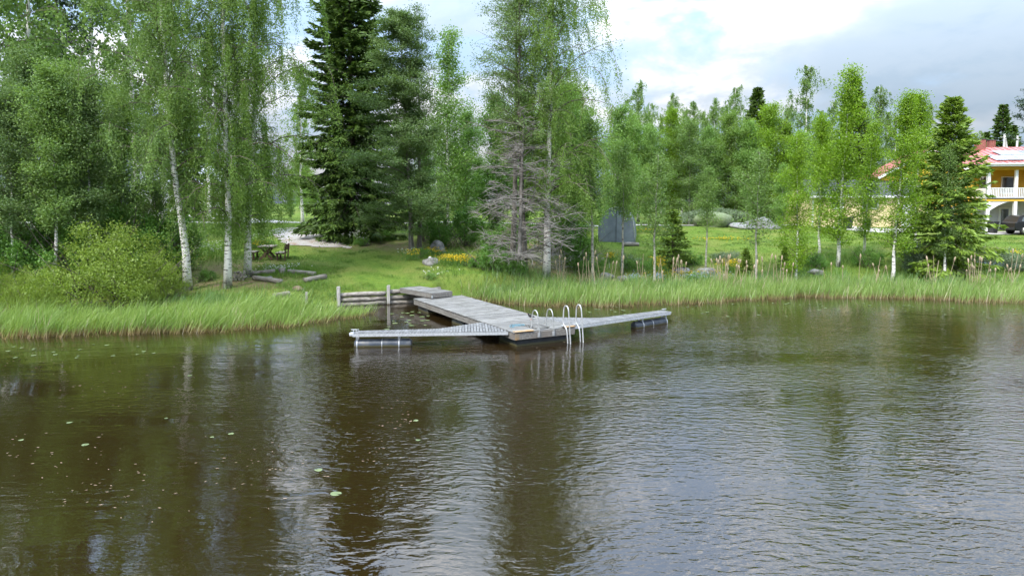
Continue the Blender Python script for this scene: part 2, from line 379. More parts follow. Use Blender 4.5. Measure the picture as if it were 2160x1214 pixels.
def bare(x, y):
    b = np.maximum.reduce([blob(x, y, -14.5, 37.5, 4.2, 2.6), blob(x, y, -13.5, 33.6, 4.0, 1.6), blob(x, y, at(800, 43.5), 44.5, 5.5, 2.2), blob(x, y, at(1100, 40), 40, 5, 2.2),
                           blob(x, y, -24, 34, 11, 7), blob(x, y, at(1290, 39), 39.3, 2.2, 1.0), blob(x, y, at(1490, 41), 40.8, 2.4, 1.0), blob(x, y, at(1080, 44), 46, 7, 3)])
    return b
at_ = me.attributes.new('bare', 'FLOAT', 'POINT'); at_.data.foreach_set('value', bare(GX, GY).astype(np.float32).ravel())
tag(link('ground', me), kind='structure')

def watermat():
    m, t, out = newmat('lake_water')
    p = N(t, 'ShaderNodeBsdfPrincipled'); t.links.new(p.outputs[0], out.inputs[0])
    p.inputs['Base Color'].default_value = (.0165, .0100, .0030, 1); p.inputs['Roughness'].default_value = .012; p.inputs['IOR'].default_value = 2.0
    co = N(t, 'ShaderNodeTexCoord').outputs['Object']
    sx = N(t, 'ShaderNodeSeparateXYZ'); t.links.new(co, sx.inputs[0])
    gust = noise(t, mapping(t, co, scale=(.10, .22, 1), rot=(0, 0, .35)), 1.0, 4, .6, .6)
    wind = mathn(t, 'ADD', mapr(t, gust, .40, .60, .0, .85), mapr(t, sx.outputs[0], -7, 7, .0, .55))     # the wood shelters the left side
    lee = mapr(t, sx.outputs[1], 33, 22, .22, 1.0)
    wind = mathn(t, 'MULTIPLY', wind, lee)
    r1 = noise(t, mapping(t, co, scale=(1.0, 2.3, 1), rot=(0, 0, .22)), 3.3, 2, .4, .5)
    r2 = noise(t, mapping(t, co, scale=(1.0, 2.0, 1), rot=(0, 0, -.30)), 7.0, 2, .45, .4)
    r3 = noise(t, mapping(t, co, scale=(.45, 1.25, 1), rot=(0, 0, .08)), 1.1, 2, .5, .2)
    h = mathn(t, 'ADD', mathn(t, 'MULTIPLY', mathn(t, 'ADD', mathn(t, 'MULTIPLY', r1, .0175), mathn(t, 'MULTIPLY', r2, .0075)), mathn(t, 'ADD', wind, .06)), mathn(t, 'MULTIPLY', r3, .0065))
    b = N(t, 'ShaderNodeBump'); b.inputs['Strength'].default_value = 1.0; b.inputs['Distance'].default_value = 1.0
    t.links.new(h, b.inputs['Height']); t.links.new(b.outputs[0], p.inputs['Normal'])
    return m
m = MB(); m.add([(-2500, -600, 0), (2500, -600, 0), (2500, 60, 0), (-2500, 60, 0)], [(0, 1, 2, 3)])
tag(m.build('water', watermat()), kind='structure')

def ribbon(name, pts, width, mat, lift=.03, n=60, wob=.25):
    pts = np.array(pts, float); s = np.concatenate([[0], np.cumsum(np.linalg.norm(np.diff(pts, axis=0), axis=1))])
    q = np.linspace(0, s[-1], n); P = np.stack([np.interp(q, s, pts[:, i]) for i in (0, 1)], -1)
    for _ in range(6): P[1:-1] = (P[:-2] + 2 * P[1:-1] + P[2:]) / 4
    T = np.gradient(P, axis=0); T /= np.linalg.norm(T, axis=1)[:, None]; Nn = np.stack([-T[:, 1], T[:, 0]], -1)
    V = []; F = []; k = 5
    for i in range(n):
        ww = width / 2 * (1 + wob * math.sin(i * 1.7) * .3)
        for j in range(k):
            x, y = P[i] + Nn[i] * ww * (j / (k - 1) * 2 - 1); V.append((x, y, tz(x, y) + lift))
    for i in range(n - 1):
        for j in range(k - 1): a = i * k + j; F.append((a, a + 1, a + k + 1, a + k))
    mm = MB(); mm.add(V, F, True); return mm.build(name, mat)
def patch(name, poly, mat, lift=.03, step=.35, rough=.4):
    poly = np.array(poly, float); x0, y0 = poly.min(0) - 1; x1, y1 = poly.max(0) + 1
    xs_ = np.arange(x0, x1, step); ys_ = np.arange(y0, y1, step)
    X, Y = np.meshgrid(xs_, ys_); Xw = X + rough * vnoise(X, Y, .6); Yw = Y + rough * vnoise(Y, X, .5)
    ins = np.zeros(X.shape, bool); n = len(poly)
    for i in range(n):
        (ax, ay), (bx, by) = poly[i], poly[(i + 1) % n]
        c = ((ay > Yw) != (by > Yw)) & (Xw < (bx - ax) * (Yw - ay) / (by - ay + 1e-12) + ax); ins ^= c
    Z = terrain(X, Y) + lift; nx = len(xs_); V = np.stack([X, Y, Z], -1).reshape(-1, 3); F = []
    for j in range(len(ys_) - 1):
        for i in range(nx - 1):
            if ins[j, i] and ins[j + 1, i + 1] and ins[j + 1, i] and ins[j, i + 1]:
                a = j * nx + i; F.append((a, a + 1, a + nx + 1, a + nx))
    mm = MB(); mm.add(V, F, True); return mm.build(name, mat)
tag(ribbon('gravel_road', [(-75, 66), (-45, 62.5), (-20, 62), (8, 62.5), (26, 64), (30, 57.5), (40, 58.5), (70, 58)], 2.6, M['road'], .05, 220), kind='structure')
tag(ribbon('driveway', [(-21, 62.5), (-24.5, 66), (-29, 72), (-38, 80), (-50, 90)], 3.4, M['road'], .07, 60), kind='structure')
tag(patch('gravel_yard', [gpos(*p) for p in ((566, 487), (600, 480), (648, 479), (662, 490), (700, 505), (735, 516), (752, 524), (730, 526), (690, 523), (640, 521), (600, 516), (578, 502))], M['gravel'], .04, .3, .3), kind='structure')

# ------------------------------------------------------------------ tree growers (numpy)
def polyline(p0, az, el, length, droop, n, rng, wob=.12):
    P = [np.array(p0, float)]; st = length / n
    for i in range(n):
        d = np.array([math.cos(az) * math.cos(el), math.sin(az) * math.cos(el), math.sin(el)])
        P.append(P[-1] + d * st); az += rng.normal(0, wob); el = max(el - droop / n + rng.normal(0, wob * .5), -1.35)
    return np.array(P)
def leafquads(pos, axis, L, W, rng):
    n = len(pos); axis = axis / (np.linalg.norm(axis, axis=1)[:, None] + 1e-9)
    r = rng.normal(size=(n, 3)); side = np.cross(axis, r); side /= np.linalg.norm(side, axis=1)[:, None] + 1e-9
    L = L * rng.uniform(.7, 1.25, n)[:, None]; W = W * rng.uniform(.7, 1.2, n)[:, None]
    return np.stack([pos, pos + axis * L * .45 + side * W * .5, pos + axis * L, pos + axis * L * .45 - side * W * .5], 1)
def broadleaf(seed, H, r0, cb=.3, spread=3.0, nb=40, sub=3, el0=.8, el1=1.1, droop=.9, mode='strand', strand=1.4, nst=12, lps=14,
              leaf=.07, clump=.28, flat=.6, path=None, prof=None, gap=0.0, skew=(0, 0), ntrunk=14, wob=.01, inner=0, kt=None):
    """returns trunk mesh data, limb mesh data, leaf polygons, leaf variation"""
    rng = np.random.default_rng(seed); tr = MB(); lb = MB()
    t = np.linspace(0, 1, ntrunk)
    if path is None:
        w_ = np.cumsum(rng.normal(0, wob * H, (ntrunk, 2)), axis=0) * .35; w_ -= w_[0]
        T = np.stack([w_[:, 0], w_[:, 1], t * H], -1)
    else:
        pa = np.array(path, float); T = np.stack([np.interp(t * H, pa[:, 2], pa[:, i]) for i in (0, 1)] + [t * H], -1)
        T[1:, :2] += rng.normal(0, .02, (ntrunk - 1, 2))
    rad = r0 * (1 - t) ** 1.15 + .012; rad[0] *= 1.35; rad[1] *= 1.05
    T2 = T.copy(); T2[0, 2] -= .25
    tr.tube(T2, rad, 10)
    prof = prof or (lambda s: (math.sin(PI * min(1, .12 + s * .88)) ** .7) * (1 - .35 * s))
    pos = []; ax = []
    for i in range(nb):
        s = ((i + rng.uniform(0, 1)) / nb); tt = cb + (1 - cb) * s * .985
        p = np.array([np.interp(tt, t, T[:, k]) for k in range(3)])
        az = i * 2.39996 + rng.normal(0, .35)
        L = spread * prof(s) * (rng.uniform(.7, 1.25) if i % 3 else rng.uniform(.25, .55)) * (1 + skew[0] * math.cos(az) + skew[1] * math.sin(az)) + .15
        el = el0 + (el1 - el0) * s + rng.normal(0, .1)
        br = polyline(p, az, el, L, droop * rng.uniform(.7, 1.3), 6, rng)
        rb = max(.008, min(.3 * float(np.interp(tt, t, rad)), .02 * L + .006))
        lb.tube(br, np.linspace(rb, .005, 7), 4, False)
        lines = [br]
        for j in range(sub):
            k = rng.integers(1, 6); q = polyline(br[k], az + rng.choice([-1, 1]) * rng.uniform(.5, 1.1), el - droop * k / 6 + rng.normal(0, .3), L * rng.uniform(.3, .55), droop * .8, 4, rng)
            lb.tube(q, np.linspace(rb * .5, .004, 5), 3, False); lines.append(q)
        if rng.uniform() < gap: continue
        for ln in lines:
            m_ = len(ln) - 1; n_ = max(2, int(nst * (len(ln) / 7) * (.35 + .65 * min(1, L / spread))))
            u = rng.uniform(.04, 1.02, n_) * m_; u = np.minimum(u, m_ - 1e-3); a = u.astype(int); f = (u - a)[:, None]
            base = ln[a] * (1 - f) + ln[a + 1] * f; dr = ln[a + 1] - ln[a]
            keep = vnoise(base[:, 0] + base[:, 2] * .6, base[:, 1] - base[:, 2] * .7, spread * .16) + rng.normal(0, .22, n_) > (kt if kt is not None else -.55 if mode == 'strand' else -.32)    # bare gaps between leaf clumps
            base = base[keep]; dr = dr[keep]; n_ = len(base)
            if n_ == 0: continue
            dr /= np.linalg.norm(dr, axis=1)[:, None] + 1e-9
            if mode == 'strand':
                sl = strand * rng.uniform(.25, 1.0, n_) ** 1.2
                q = rng.uniform(0, 1, (n_, lps)); off = rng.normal(0, .10, (n_, 2))
                out_ = np.concatenate([off, np.zeros((n_, 1))], 1)
                P = base[:, None, :] + dr[:, None, :] * (.18 * np.sin(q * PI / 2))[..., None] * sl[:, None, None] + out_[:, None, :] * q[..., None]
                P[..., 2] -= (q ** 1.3) * sl[:, None]
                P += rng.normal(0, .055, P.shape)
                pos.append(P.reshape(-1, 3)); A = rng.normal(0, .75, P.shape); A[..., 2] -= .9; ax.append(A.reshape(-1, 3))
            else:
                P = base[:, None, :] + rng.normal(0, clump, (n_, lps, 3)) * np.array([1, 1, flat])
                pos.append(P.reshape(-1, 3)); A = rng.normal(0, 1, P.shape) * np.array([1, 1, .55]); A[..., 2] += .1; ax.append(A.reshape(-1, 3))
    if inner:                                          # short twigs close round the stem
        hh = rng.uniform(cb * 1.15, .97, inner); cx = np.stack([np.interp(hh, t, T[:, k]) for k in range(3)], -1); a = rng.uniform(0, 6.28, inner); rr_ = rng.uniform(.15, 1.0, inner)
        cx[:, 0] += rr_ * np.cos(a); cx[:, 1] += rr_ * np.sin(a); sl = strand * rng.uniform(.25, .8, inner); q = rng.uniform(0, 1, (inner, lps))
        P = np.repeat(cx[:, None, :], lps, 1) + rng.normal(0, .07, (inner, lps, 3)); P[..., 2] -= q * sl[:, None]
        pos.append(P.reshape(-1, 3)); A = rng.normal(0, .75, P.shape); A[..., 2] -= .9; ax.append(A.reshape(-1, 3))
    pos = np.concatenate(pos); ax = np.concatenate(ax)
    Q = leafquads(pos, ax, leaf, leaf * .72, rng)
    # young leaves toward the shoot ends are paler: variation in soft clumps
    v = np.clip(.5 + .33 * vnoise(pos[:, 0] + pos[:, 2] * .7, pos[:, 1] - pos[:, 2] * .5, .55) + rng.normal(0, .15, len(pos)), 0, 1)
    return tr, lb, Q, v
def conifer(seed, H, r0, spread, cb=.03, wh=.34, per=7, sprays=46, droop=.55, spl=.34, spw=.085, prof=None, dens=1.0):
    rng = np.random.default_rng(seed); tr = MB(); lb = MB()
    t = np.linspace(0, 1, 12); T = np.stack([.02 * np.sin(t * 5) * H * .1, 0 * t, t * H], -1); T[0, 2] -= .25
    tr.tube(T, r0 * (1 - t) ** .85 + .01, 9)
    prof = prof or (lambda s: (1 - s) ** .82)
    V = []; var = []
    z = cb * H
    while z < H * .985:
        s = (z / H - cb) / (1 - cb); L0 = spread * prof(s) + .12
        n = max(4, int(per * (.7 + .5 * (1 - s)) + rng.uniform(-1, 1)))
        a0 = rng.uniform(0, 6.28)
        for i in range(n):
            az = a0 + i * 2 * PI / n + rng.normal(0, .2); L = L0 * rng.uniform(.62, 1.22)
            el = -.25 + .95 * s + rng.normal(0, .12)
            n_ = 6; P = [np.array([0, 0, z + rng.normal(0, .06)])]; e = el
            for k in range(n_):                       # sags, then lifts at the tip
                P.append(P[-1] + np.array([math.cos(az) * math.cos(e), math.sin(az) * math.cos(e), math.sin(e)]) * L / n_)
                e += (-droop * .35 if k < 2 else droop * .30)
            P = np.array(P); lb.tube(P, np.linspace(.012 + .008 * L, .004, 7), 3, False)
            m_ = int(sprays * dens * (.35 + .65 * L / spread)) + 6
            u = rng.uniform(.12, 1.0, m_) ** .8 * n_; u = np.minimum(u, n_ - 1e-3); a = u.astype(int); f = (u - a)[:, None]
            B = P[a] * (1 - f) + P[a + 1] * f; D = P[a + 1] - P[a]; D /= np.linalg.norm(D, axis=1)[:, None]
            S = np.cross(D, [0, 0, 1.0]); S /= np.linalg.norm(S, axis=1)[:, None] + 1e-9
            sg = rng.choice([-1, 1], m_)[:, None]
            A = D * rng.uniform(.35, 1.0, (m_, 1)) + S * sg * rng.uniform(.2, 1.0, (m_, 1)) + np.array([0, 0, -1.0]) * rng.uniform(.05, .9, (m_, 1)) * (1 - .6 * s)
            B = B + S * sg * rng.uniform(0, .16, (m_, 1)) * min(1, L) + rng.normal(0, .03, B.shape)
            V.append(leafquads(B, A, spl * (.55 + .45 * min(1, L / 1.5)), spw, rng)); var.append(np.clip(rng.normal(.42, .22, m_) + .35 * (u / n_ - .5), 0, 1))
        z += wh * rng.uniform(.8, 1.2) * (.55 + .6 * (1 - s))
    return tr, lb, np.concatenate(V), np.concatenate(var)
def bushgrow(seed, Wd, H, stems=16, leaf=.07, n=5200, clumps=70, lift=.1):
    rng = np.random.default_rng(seed); lb = MB(); pos = []; C = []
    for i in range(stems):
        az = rng.uniform(0, 6.28); L = H * rng.uniform(.6, 1.15)
        p = polyline((rng.normal(0, .1 * Wd), rng.normal(0, .1 * Wd), -.1), az, rng.uniform(.75, 1.4), L, .5, 6, rng)
        lb.tube(p, np.linspace(.022, .005, 7), 4, False)
    nl = max(5, int(3 + Wd * 1.6)); lobes = []
    for k in range(nl):
        a = k * 2.4 + rng.normal(0, .4); r = Wd * .36 * math.sqrt((k + .4) / nl); lobes.append((r * math.cos(a), r * math.sin(a), H * rng.uniform(.45, 1.0) * (1 - .35 * r / (Wd * .4)), Wd * rng.uniform(.13, .24)))
    for i in range(clumps):
        lx, ly, lh, lr = lobes[rng.integers(nl)]; a = rng.uniform(0, 6.28); q = rng.uniform(lift, 1) ** .75; e = math.sqrt(max(.06, 1 - q ** 2.4)) * math.sqrt(rng.uniform(.15, 1))
        C.append((lx * (.75 + .4 * q) + lr * e * math.cos(a), ly * (.75 + .4 * q) + lr * e * math.sin(a), q * lh))
    C = np.array(C); per = n // clumps
    P = C[:, None, :] + rng.normal(0, 1, (clumps, per, 3)) * np.array([.038 * Wd + .03, .038 * Wd + .03, .045 * H + .03]) * rng.uniform(.5, 1.3, (clumps, 1, 1))
    P = P.reshape(-1, 3); P = P[P[:, 2] > .02]
    A = rng.normal(0, 1, P.shape); A[:, 2] = A[:, 2] * .7 + .35
    Q = leafquads(P, A, leaf, leaf * .65, rng)
    v = np.clip(.5 + .35 * vnoise(P[:, 0], P[:, 1] + P[:, 2], .35) + rng.normal(0, .2, len(P)), 0, 1)
    return lb, Q, v

LIB = {}
def make(key, data, bark, leafm, limb='twig'):
    tr, lb, Q, v = data
    LIB[key] = (tr.mesh('trunk', M[bark]), lb.mesh('branches', M[limb]), quads_mesh('crown', Q, M[leafm], {'v': v}))
def makebush(key, data, leafm):
    lb, Q, v = data
    LIB[key] = (None, lb.mesh('stems', M['twig']), quads_mesh('foliage', Q, M[leafm], {'v': v}))
def plant(key, name, x, y, scale, label, cat, rz=0.0, group=None, leafm=None, sz=None, tilt=(0, 0), sink=0.0):
    tr, lb, cr = LIB[key]
    root = empty(name, (x, y, tz(x, y) - sink), 0, label, cat, group)
    root.rotation_euler = (tilt[0], tilt[1], rz); root.scale = (scale, scale, sz or scale)
    if tr: link('trunk', tr, root)
    link('branches' if tr else 'stems', lb, root)
    c = link('crown' if tr else 'foliage', cr, root)
    if leafm: c.material_slots[0].link = 'OBJECT'; c.material_slots[0].material = M[leafm]
    return root
rnd = random.Random(7)

# -------- hero trees
wp = lambda s: (math.sin(PI * min(1, .20 + s * .80)) ** .6)
make('birchA', broadleaf(11, 23, .165, .20, 3.3, 92, 4, .85, 1.1, 1.5, 'strand', 1.8, 22, 20, .078, path=[(0, 0, 0), (-.05, 0, 2.0), (-.55, .1, 6), (-.9, .2, 12), (-1.0, .2, 23)], prof=wp, skew=(.1, -.4), inner=420), 'barkb', 'birch2')
make('birchB', broadleaf(12, 22, .155, .13, 3.1, 88, 4, .75, 1.15, 1.7, 'strand', 2.3, 22, 20, .076, path=[(0, 0, 0), (.12, 0, 3), (.15, 0, 9), (.25, 0, 22)], prof=wp, skew=(.1, -.25), inner=560), 'barkb', 'birch')
make('birchC', broadleaf(13, 20, .16, .14, 3.4, 82, 4, .7, 1.15, 1.8, 'strand', 2.5, 22, 20, .076, path=[(0, 0, 0), (.1, 0, 3), (.55, .1, 8), (.9, .1, 20)], prof=wp, skew=(.35, 0), inner=300), 'barkb', 'birch')
make('birchE', broadleaf(14, 20.5, .19, .20, 3.5, 92, 4, .8, 1.15, 1.5, 'strand', 2.3, 22, 20, .076, path=[(0, 0, 0), (.1, 0, 4), (.15, .1, 9), (.3, .1, 13), (.5, 0, 20.5)], prof=lambda s: (math.sin(PI * min(1, .22 + s * .72)) ** .6), skew=(.28, 0), inner=330), 'barkb', 'birch')
make('alderD', broadleaf(15, 14.5, .14, .09, 3.9, 80, 4, .25, .9, .35, 'clump', 0, 34, 18, .100, .24, .45, path=[(0, 0, 0), (-.1, 0, 4), (-.35, 0, 9), (-.6, 0, 14.5)], prof=lambda s: (1 - s) ** .55 * (.8 + .2 * math.sin(s * 3)), skew=(-.35, -.2)), 'barka', 'alder')
make('alderD2', broadleaf(16, 14.8, .12, .35, 2.1, 46, 3, .5, 1.0, .3, 'clump', 0, 19, 15, .088, .23, .5, prof=lambda s: (1 - s) ** .5, wob=.006), 'barka', 'alder')
make('alderF', broadleaf(17, 19.5, .17, .33, 2.9, 74, 4, .5, 1.0, .4, 'clump', 0, 16, 14, .088, .24, .5, path=[(0, 0, 0), (-.1, 0, 4), (-.25, 0, 9), (-.35, 0, 19.5)], prof=lambda s: (1 - s) ** .45, gap=.12), 'barka', 'alder')
make('spruceBig', conifer(18, 23, .26, 3.75, .02,   .31, 9, 112, .6, .48, .14, prof=lambda s: (1 - s) ** .58), 'barks', 'spruce')
make('spruceR', conifer(19, 10.2, .14, 2.7, .03, .25, 8, 80, .25, .36, .10, prof=lambda s: (1 - s) ** .75), 'barks', 'spruce2')
make('spruceS', conifer(20, 3.0, .05, 1.15, .03, .15, 8, 60, .3, .22, .06), 'barks', 'spruce2')
make('spruceF', conifer(21, 14, .16, 2.5, .08, .40, 7, 40, .55, .6, .2), 'barks', 'spruce')
# -------- library
for i, sd_ in enumerate((31, 32, 33)):
    make('bir%d' % i, broadleaf(sd_, 14, .13, (.28, .34, .2)[i], (2.3, 2.0, 2.5)[i], 42, 3, .8, 1.2, .9, 'strand', 1.1, 13, 13, .125, prof=wp, kt=-.18), 'barkb', 'birch2')
for i, sd_ in enumerate((41, 42, 43)):
    make('yng%d' % i, broadleaf(sd_, 9, .075, (.08, .1, .16)[i], (1.4, 1.25, 1.4)[i], 50, 3, .8, 1.2, .55, 'clump', 0, 14, 13, .088, .19, .8, prof=lambda s: (math.sin(PI * min(1, .25 + s * .72)) ** .7), skew=(.15, 0)), 'barkb', 'young')
for i, sd_ in enumerate((51, 52)):
    make('asp%d' % i, broadleaf(sd_, 8, .07, (.42, .3)[i], (1.3, 1.7)[i], 34, 3, .55, 1.1, .3, 'clump', 0, 11, 11, .10, .23, .8), 'barkg', 'aspen')
for i, sd_ in enumerate((55, 56)):
    make('dns%d' % i, broadleaf(sd_, 9, .09, .06, (2.2, 2.6)[i], 58, 4, .6, 1.25, .3, 'clump', 0, 20, 15, .105, .24, .7, prof=(lambda s: (1 - s) ** .6 * min(1, .45 + s * 3)) if i == 0 else (lambda s: (math.sin(PI * min(1, .25 + s * .75)) ** .8)), kt=-.15), 'barkg', 'aspen')
for i, sd_ in enumerate((61, 62)):
    make('sap%d' % i, broadleaf(sd_, 9.5, .07, .30, (1.7, 1.5)[i], 56, 3, .7, 1.2, .35, 'clump', 0, 20, 14, .090, .22, .7, prof=lambda s: (math.sin(PI * min(1, .22 + s * .72)) ** .6), wob=.012), 'barkb', 'birch2')
make('pineA', broadleaf(71, 16, .18, .5, 2.6, 34, 4, .2, .9, -.2, 'clump', 0, 7, 16, .16, .20, .45, prof=lambda s: (1 - s) ** .4), 'barkp', 'pine')
makebush('willow', bushgrow(81, 5.6, 3.6, 26, .075, 24000, 240, .04), 'willow')
makebush('bush0', bushgrow(82, 2.6, 2.0, 16, .075, 7000, 90), 'bush')
makebush('bush1', bushgrow(83, 2.2, 2.6, 14, .08, 6500, 80), 'bush')
makebush('bush2', bushgrow(84, 3.2, 1.5, 18, .07, 7000, 100, .02), 'bush')
makebush('herb', bushgrow(85, 1.6, .9, 22, .055, 3600, 60, .02), 'bush')

T_ = lambda key, name, px, Y, H, h0, label, cat='tree', **k: plant(key, name, at(px, Y), Y, H / h0, label, cat, **k)
# left shore, the named birches
T_('birchA', 'birch_tree', 394, 32.3, 23, 23, 'tall birch leaning left, white trunk beside the willow thicket', rz=0)
T_('birchB', 'birch_tree', 478, 32.7, 22, 22, 'tall straight birch with bright white trunk in front of the picnic lawn')
T_('birchC', 'birch_tree', 521, 35.2, 20, 20, 'weeping birch whose trunk stands just left of the picnic benches')
# left wood
for px, Y, H, k, lab in [(75, 44, 26, 0, 'tall birch with grey-white stem high above the left shore thicket'), (292, 43, 23, 1, 'thick-stemmed birch behind the tangle of bare brush'), (215, 53, 27, 2, 'tall background birch deep in the left wood'),
        (-10, 39, 25, 0, 'tall birch cut by the left edge of the photo'), (-130, 42, 25, 2, 'tall birch just outside the left edge'), (-260, 40, 24, 1, 'tall birch farther outside the left edge'), (350, 58, 25, 0, 'distant birch standing behind the leaning birch'), (445, 66, 19, 1, 'distant birch behind the straight white birch')]:
    T_('bir%d' % k, 'birch_tree', px, Y, H, 14, lab, rz=rnd.uniform(0, 6))
T_('bir2', 'birch_tree', 640, 58, 13.5, 14, 'round-crowned weeping birch beyond the gravel road, left of the dark spruce', rz=2, leafm='birch')
T_('pineA', 'pine_tree', 140, 50, 22, 16, 'tall pine with bare reddish stem in the left wood', rz=1)
T_('spruceF', 'spruce_tree', 397, 68, 15, 14, 'dark spruce glimpsed behind the weeping birches', rz=1)
for px, Y, H, k, lab in [(28, 30.8, 9.0, 0, 'slim young alder leftmost on the left shore'), (112, 30.6, 10.0, 1, 'slim pale-stemmed sapling rising behind the low willow'), (192, 31.8, 9.6, 0, 'slim sapling rising out of the willow thicket'), (265, 34.5, 9, 1, 'bushy sapling behind the willow, near the bare brush'), (-60, 31, 10, 1, 'bushy sapling outside the left edge'), (-170, 31, 9, 0, 'bushy sapling farther outside the left edge'), (70, 35, 11, 0, 'second-row sapling in the left thicket'), (165, 36.5, 10.5, 1, 'second-row sapling behind the willow thicket'), (330, 37, 7.5, 0, 'low leafy sapling left of the leaning birch')]:
    T_('sap%d' % k, 'alder_sapling', px, Y, H, 9.5, lab, rz=rnd.uniform(0, 6), leafm='birch2' if k else 'alder')
for px, Y, s, lab in [(235, 29.6, 1.15, 'large yellow-green willow thicket on the left shore'), (75, 28.6, .62, 'low willow bush at the left end of the reeds'), (335, 30.2, .55, 'small willow bush at the foot of the leaning birch'), (-60, 28.6, .8, 'willow bush outside the left edge')]:
    plant('willow', 'willow_bush', at(px, Y), Y, s, lab, 'bush', rz=rnd.uniform(0, 6))
for px, Y, k, s, lab in [(150, 33, 1, 1.6, 'dark bush behind the slim saplings'), (300, 35, 1, 1.5, 'dark leafy bush under the leaning birch'), (250, 40, 1, 2.2, 'big leafy bush in the shade of the left wood'), (40, 33.5, 0, 1.8, 'shady bush at the left end of the thicket'), (120, 42, 1, 2.6, 'tall bush deep in the left wood'), (360, 41, 0, 1.6, 'leafy bush between the leaning and straight birches'), (-80, 36, 1, 2.6, 'tall bush outside the left edge'), (10, 30.6, 1, 1.5, 'leafy bush filling the corner behind the low willow'), (150, 31.2, 1, 1.5, 'leafy bush just behind the left side of the willow thicket'), (320, 32.6, 1, 1.35, 'leafy bush directly left of the leaning birch stem'), (255, 33.4, 1, 1.9, 'tall leafy bush rising behind the willow thicket'), (90, 33, 1, 2.0, 'tall leafy bush between the two pale sapling stems'), (350, 36.5, 1, 1.6, 'leafy bush behind the leaning birch stem')]:
    plant('bush%d' % k, 'bush', at(px, Y), Y, s, lab, 'bush', rz=rnd.uniform(0, 6))
# centre
T_('spruceBig', 'spruce_tree', 745, 47.5, 23, 23, 'huge dark spruce beside the gravel yard')
T_('alderD', 'alder_tree', 869, 41.5, 14.5, 14.5, 'broad dense alder in front of the dark spruce')
T_('alderD2', 'alder_tree', 884, 42.2, 14.8, 14.8, 'slender alder with a tall bare stem behind the broad alder')
T_('alderF', 'alder_tree', 1106, 37.6, 19.5, 19.5, 'tall thin-crowned alder above the dead grey branches')
T_('alderF', 'alder_tree', 1082, 39.4, 18.5, 19.5, 'second thin-crowned alder behind the dead branches', rz=2.4)
T_('birchE', 'birch_tree', 1152, 37.6, 20.5, 20.5, 'tall weeping birch with white stem right of the dead branches')
T_('yng1', 'birch_tree', 945, 50, 14.5, 9, 'bright green tree with a thin stem between broad alder and dead branches', rz=1, leafm='aspen')
for px, Y, H, k, lab in [(1218, 45, 9.0, 0, 'leafy aspen left of the blue-grey tent'), (1205, 46, 11, 1, 'dense aspen behind the white-stemmed birch'), (1300, 56, 10, 1, 'dense aspen rising behind the blue-grey tent'), (1648, 59, 5.5, 0, 'low bushy aspen hiding the left end of the pale garage'), (1050, 49, 10, 0, 'dense green tree behind the dead branches'), (985, 54, 9, 1, 'dense bushy tree behind the lawn corner'), (1110, 56, 11, 0, 'dense tree in the wood behind the tall alders'), (900, 60, 8, 0, 'bushy tree beyond the lawn, right of the spruce'), (1180, 60, 12, 1, 'tall bushy tree in the wood behind the white birch')]:
    T_('dns%d' % k, 'aspen_tree', px, Y, H, 9, lab, rz=rnd.uniform(0, 6), leafm='bush' if k == 0 and px < 1200 else None)
for px, Y, k, s, lab in [(930, 43.5, 1, 1.05, 'leafy bush right of the alder stems'), (905, 46, 1, 1.4, 'bush behind the alder stems'), (1035, 37.2, 0, .95, 'round bush at the water side of the dead branches'), (1085, 37.0, 0, .75, 'small bush at the foot of the tall alder'), (985, 44.5, 1, 1.3, 'bush behind the big rock'), (1215, 41, 1, 1.3, 'bush right of the white-stemmed birch'), (1060, 42, 0, 1.3, 'dark bush under the dead branches'), (1165, 44, 1, 1.5, 'bush in the shade behind the white birch'), (800, 46.5, 2, .8, 'low undergrowth at the foot of the dark spruce')]:
    plant('bush%d' % k, 'bush', at(px, Y), Y, s, lab, 'bush', rz=rnd.uniform(0, 6))
# right bank saplings and birches
for px, Y, H, k, tl, lab in [(1252, 38.4, 9.0, 0, .04, 'slim bare-stemmed aspen left of the tent'), (1312, 40, 7.6, 0, -.01, 'small aspen standing in front of the tent'), (1381, 37.6, 7.4, 1, .01, 'slim aspen left of the little spruce'), (1489, 41, 6.0, 0, .0, 'slim aspen right of the little spruce'), (1596, 38.4, 7.6, 1, -.01, 'forked aspen in front of the gravel heap')]:
    T_('asp%d' % k, 'aspen_tree', px, Y, H, 8, lab, rz=rnd.uniform(0, 6), tilt=(0, tl), leafm='birch2')
for px, Y, H, k, tl, lab in [(1681, 38.6, 8.6, 0, .03, 'yellow-green young birch, leftmost of the three in front of the pale garage'), (1768, 41.5, 11.8, 1, .02, 'tallest yellow-green birch, middle of the three before the pale garage'), (1728, 43.5, 8.8, 2, .01, 'yellow-green birch just behind the leftmost one before the garage'), (1822, 45, 8.6, 1, .03, 'slim yellow-green birch in front of the garage window'), (1930, 45, 10.2, 2, .02, 'yellow-green birch in front of the yellow gable'), (1884, 38.8, 10.4, 2, .07, 'yellow-green birch leaning right, before the garage end')]:
    T_('yng%d' % k, 'birch_tree', px, Y, H, 9, lab, rz=0 if k != 0 else 2, tilt=(0, tl))
T_('spruceR', 'spruce_tree', 1996, 40.2, 10.3, 10.2, 'bright green spruce in front of the yellow house')
T_('yng2', 'birch_tree', 1993, 38.8, 7.6, 9, 'thin white-stemmed birch growing through the bright spruce', rz=1, tilt=(0, .09), leafm='birch2')
T_('spruceS', 'spruce_tree', 1418, 41.5, 3.3, 3.0, 'little bushy spruce on the bank among slim aspens')
T_('spruceS', 'spruce_tree', 1573, 40.2, 1.5, 3.0, 'knee-high spruce near the forked aspen', rz=1)
T_('spruceS', 'spruce_tree', 1655, 41, 1.3, 3.0, 'tiny spruce right of the forked aspen', rz=2)
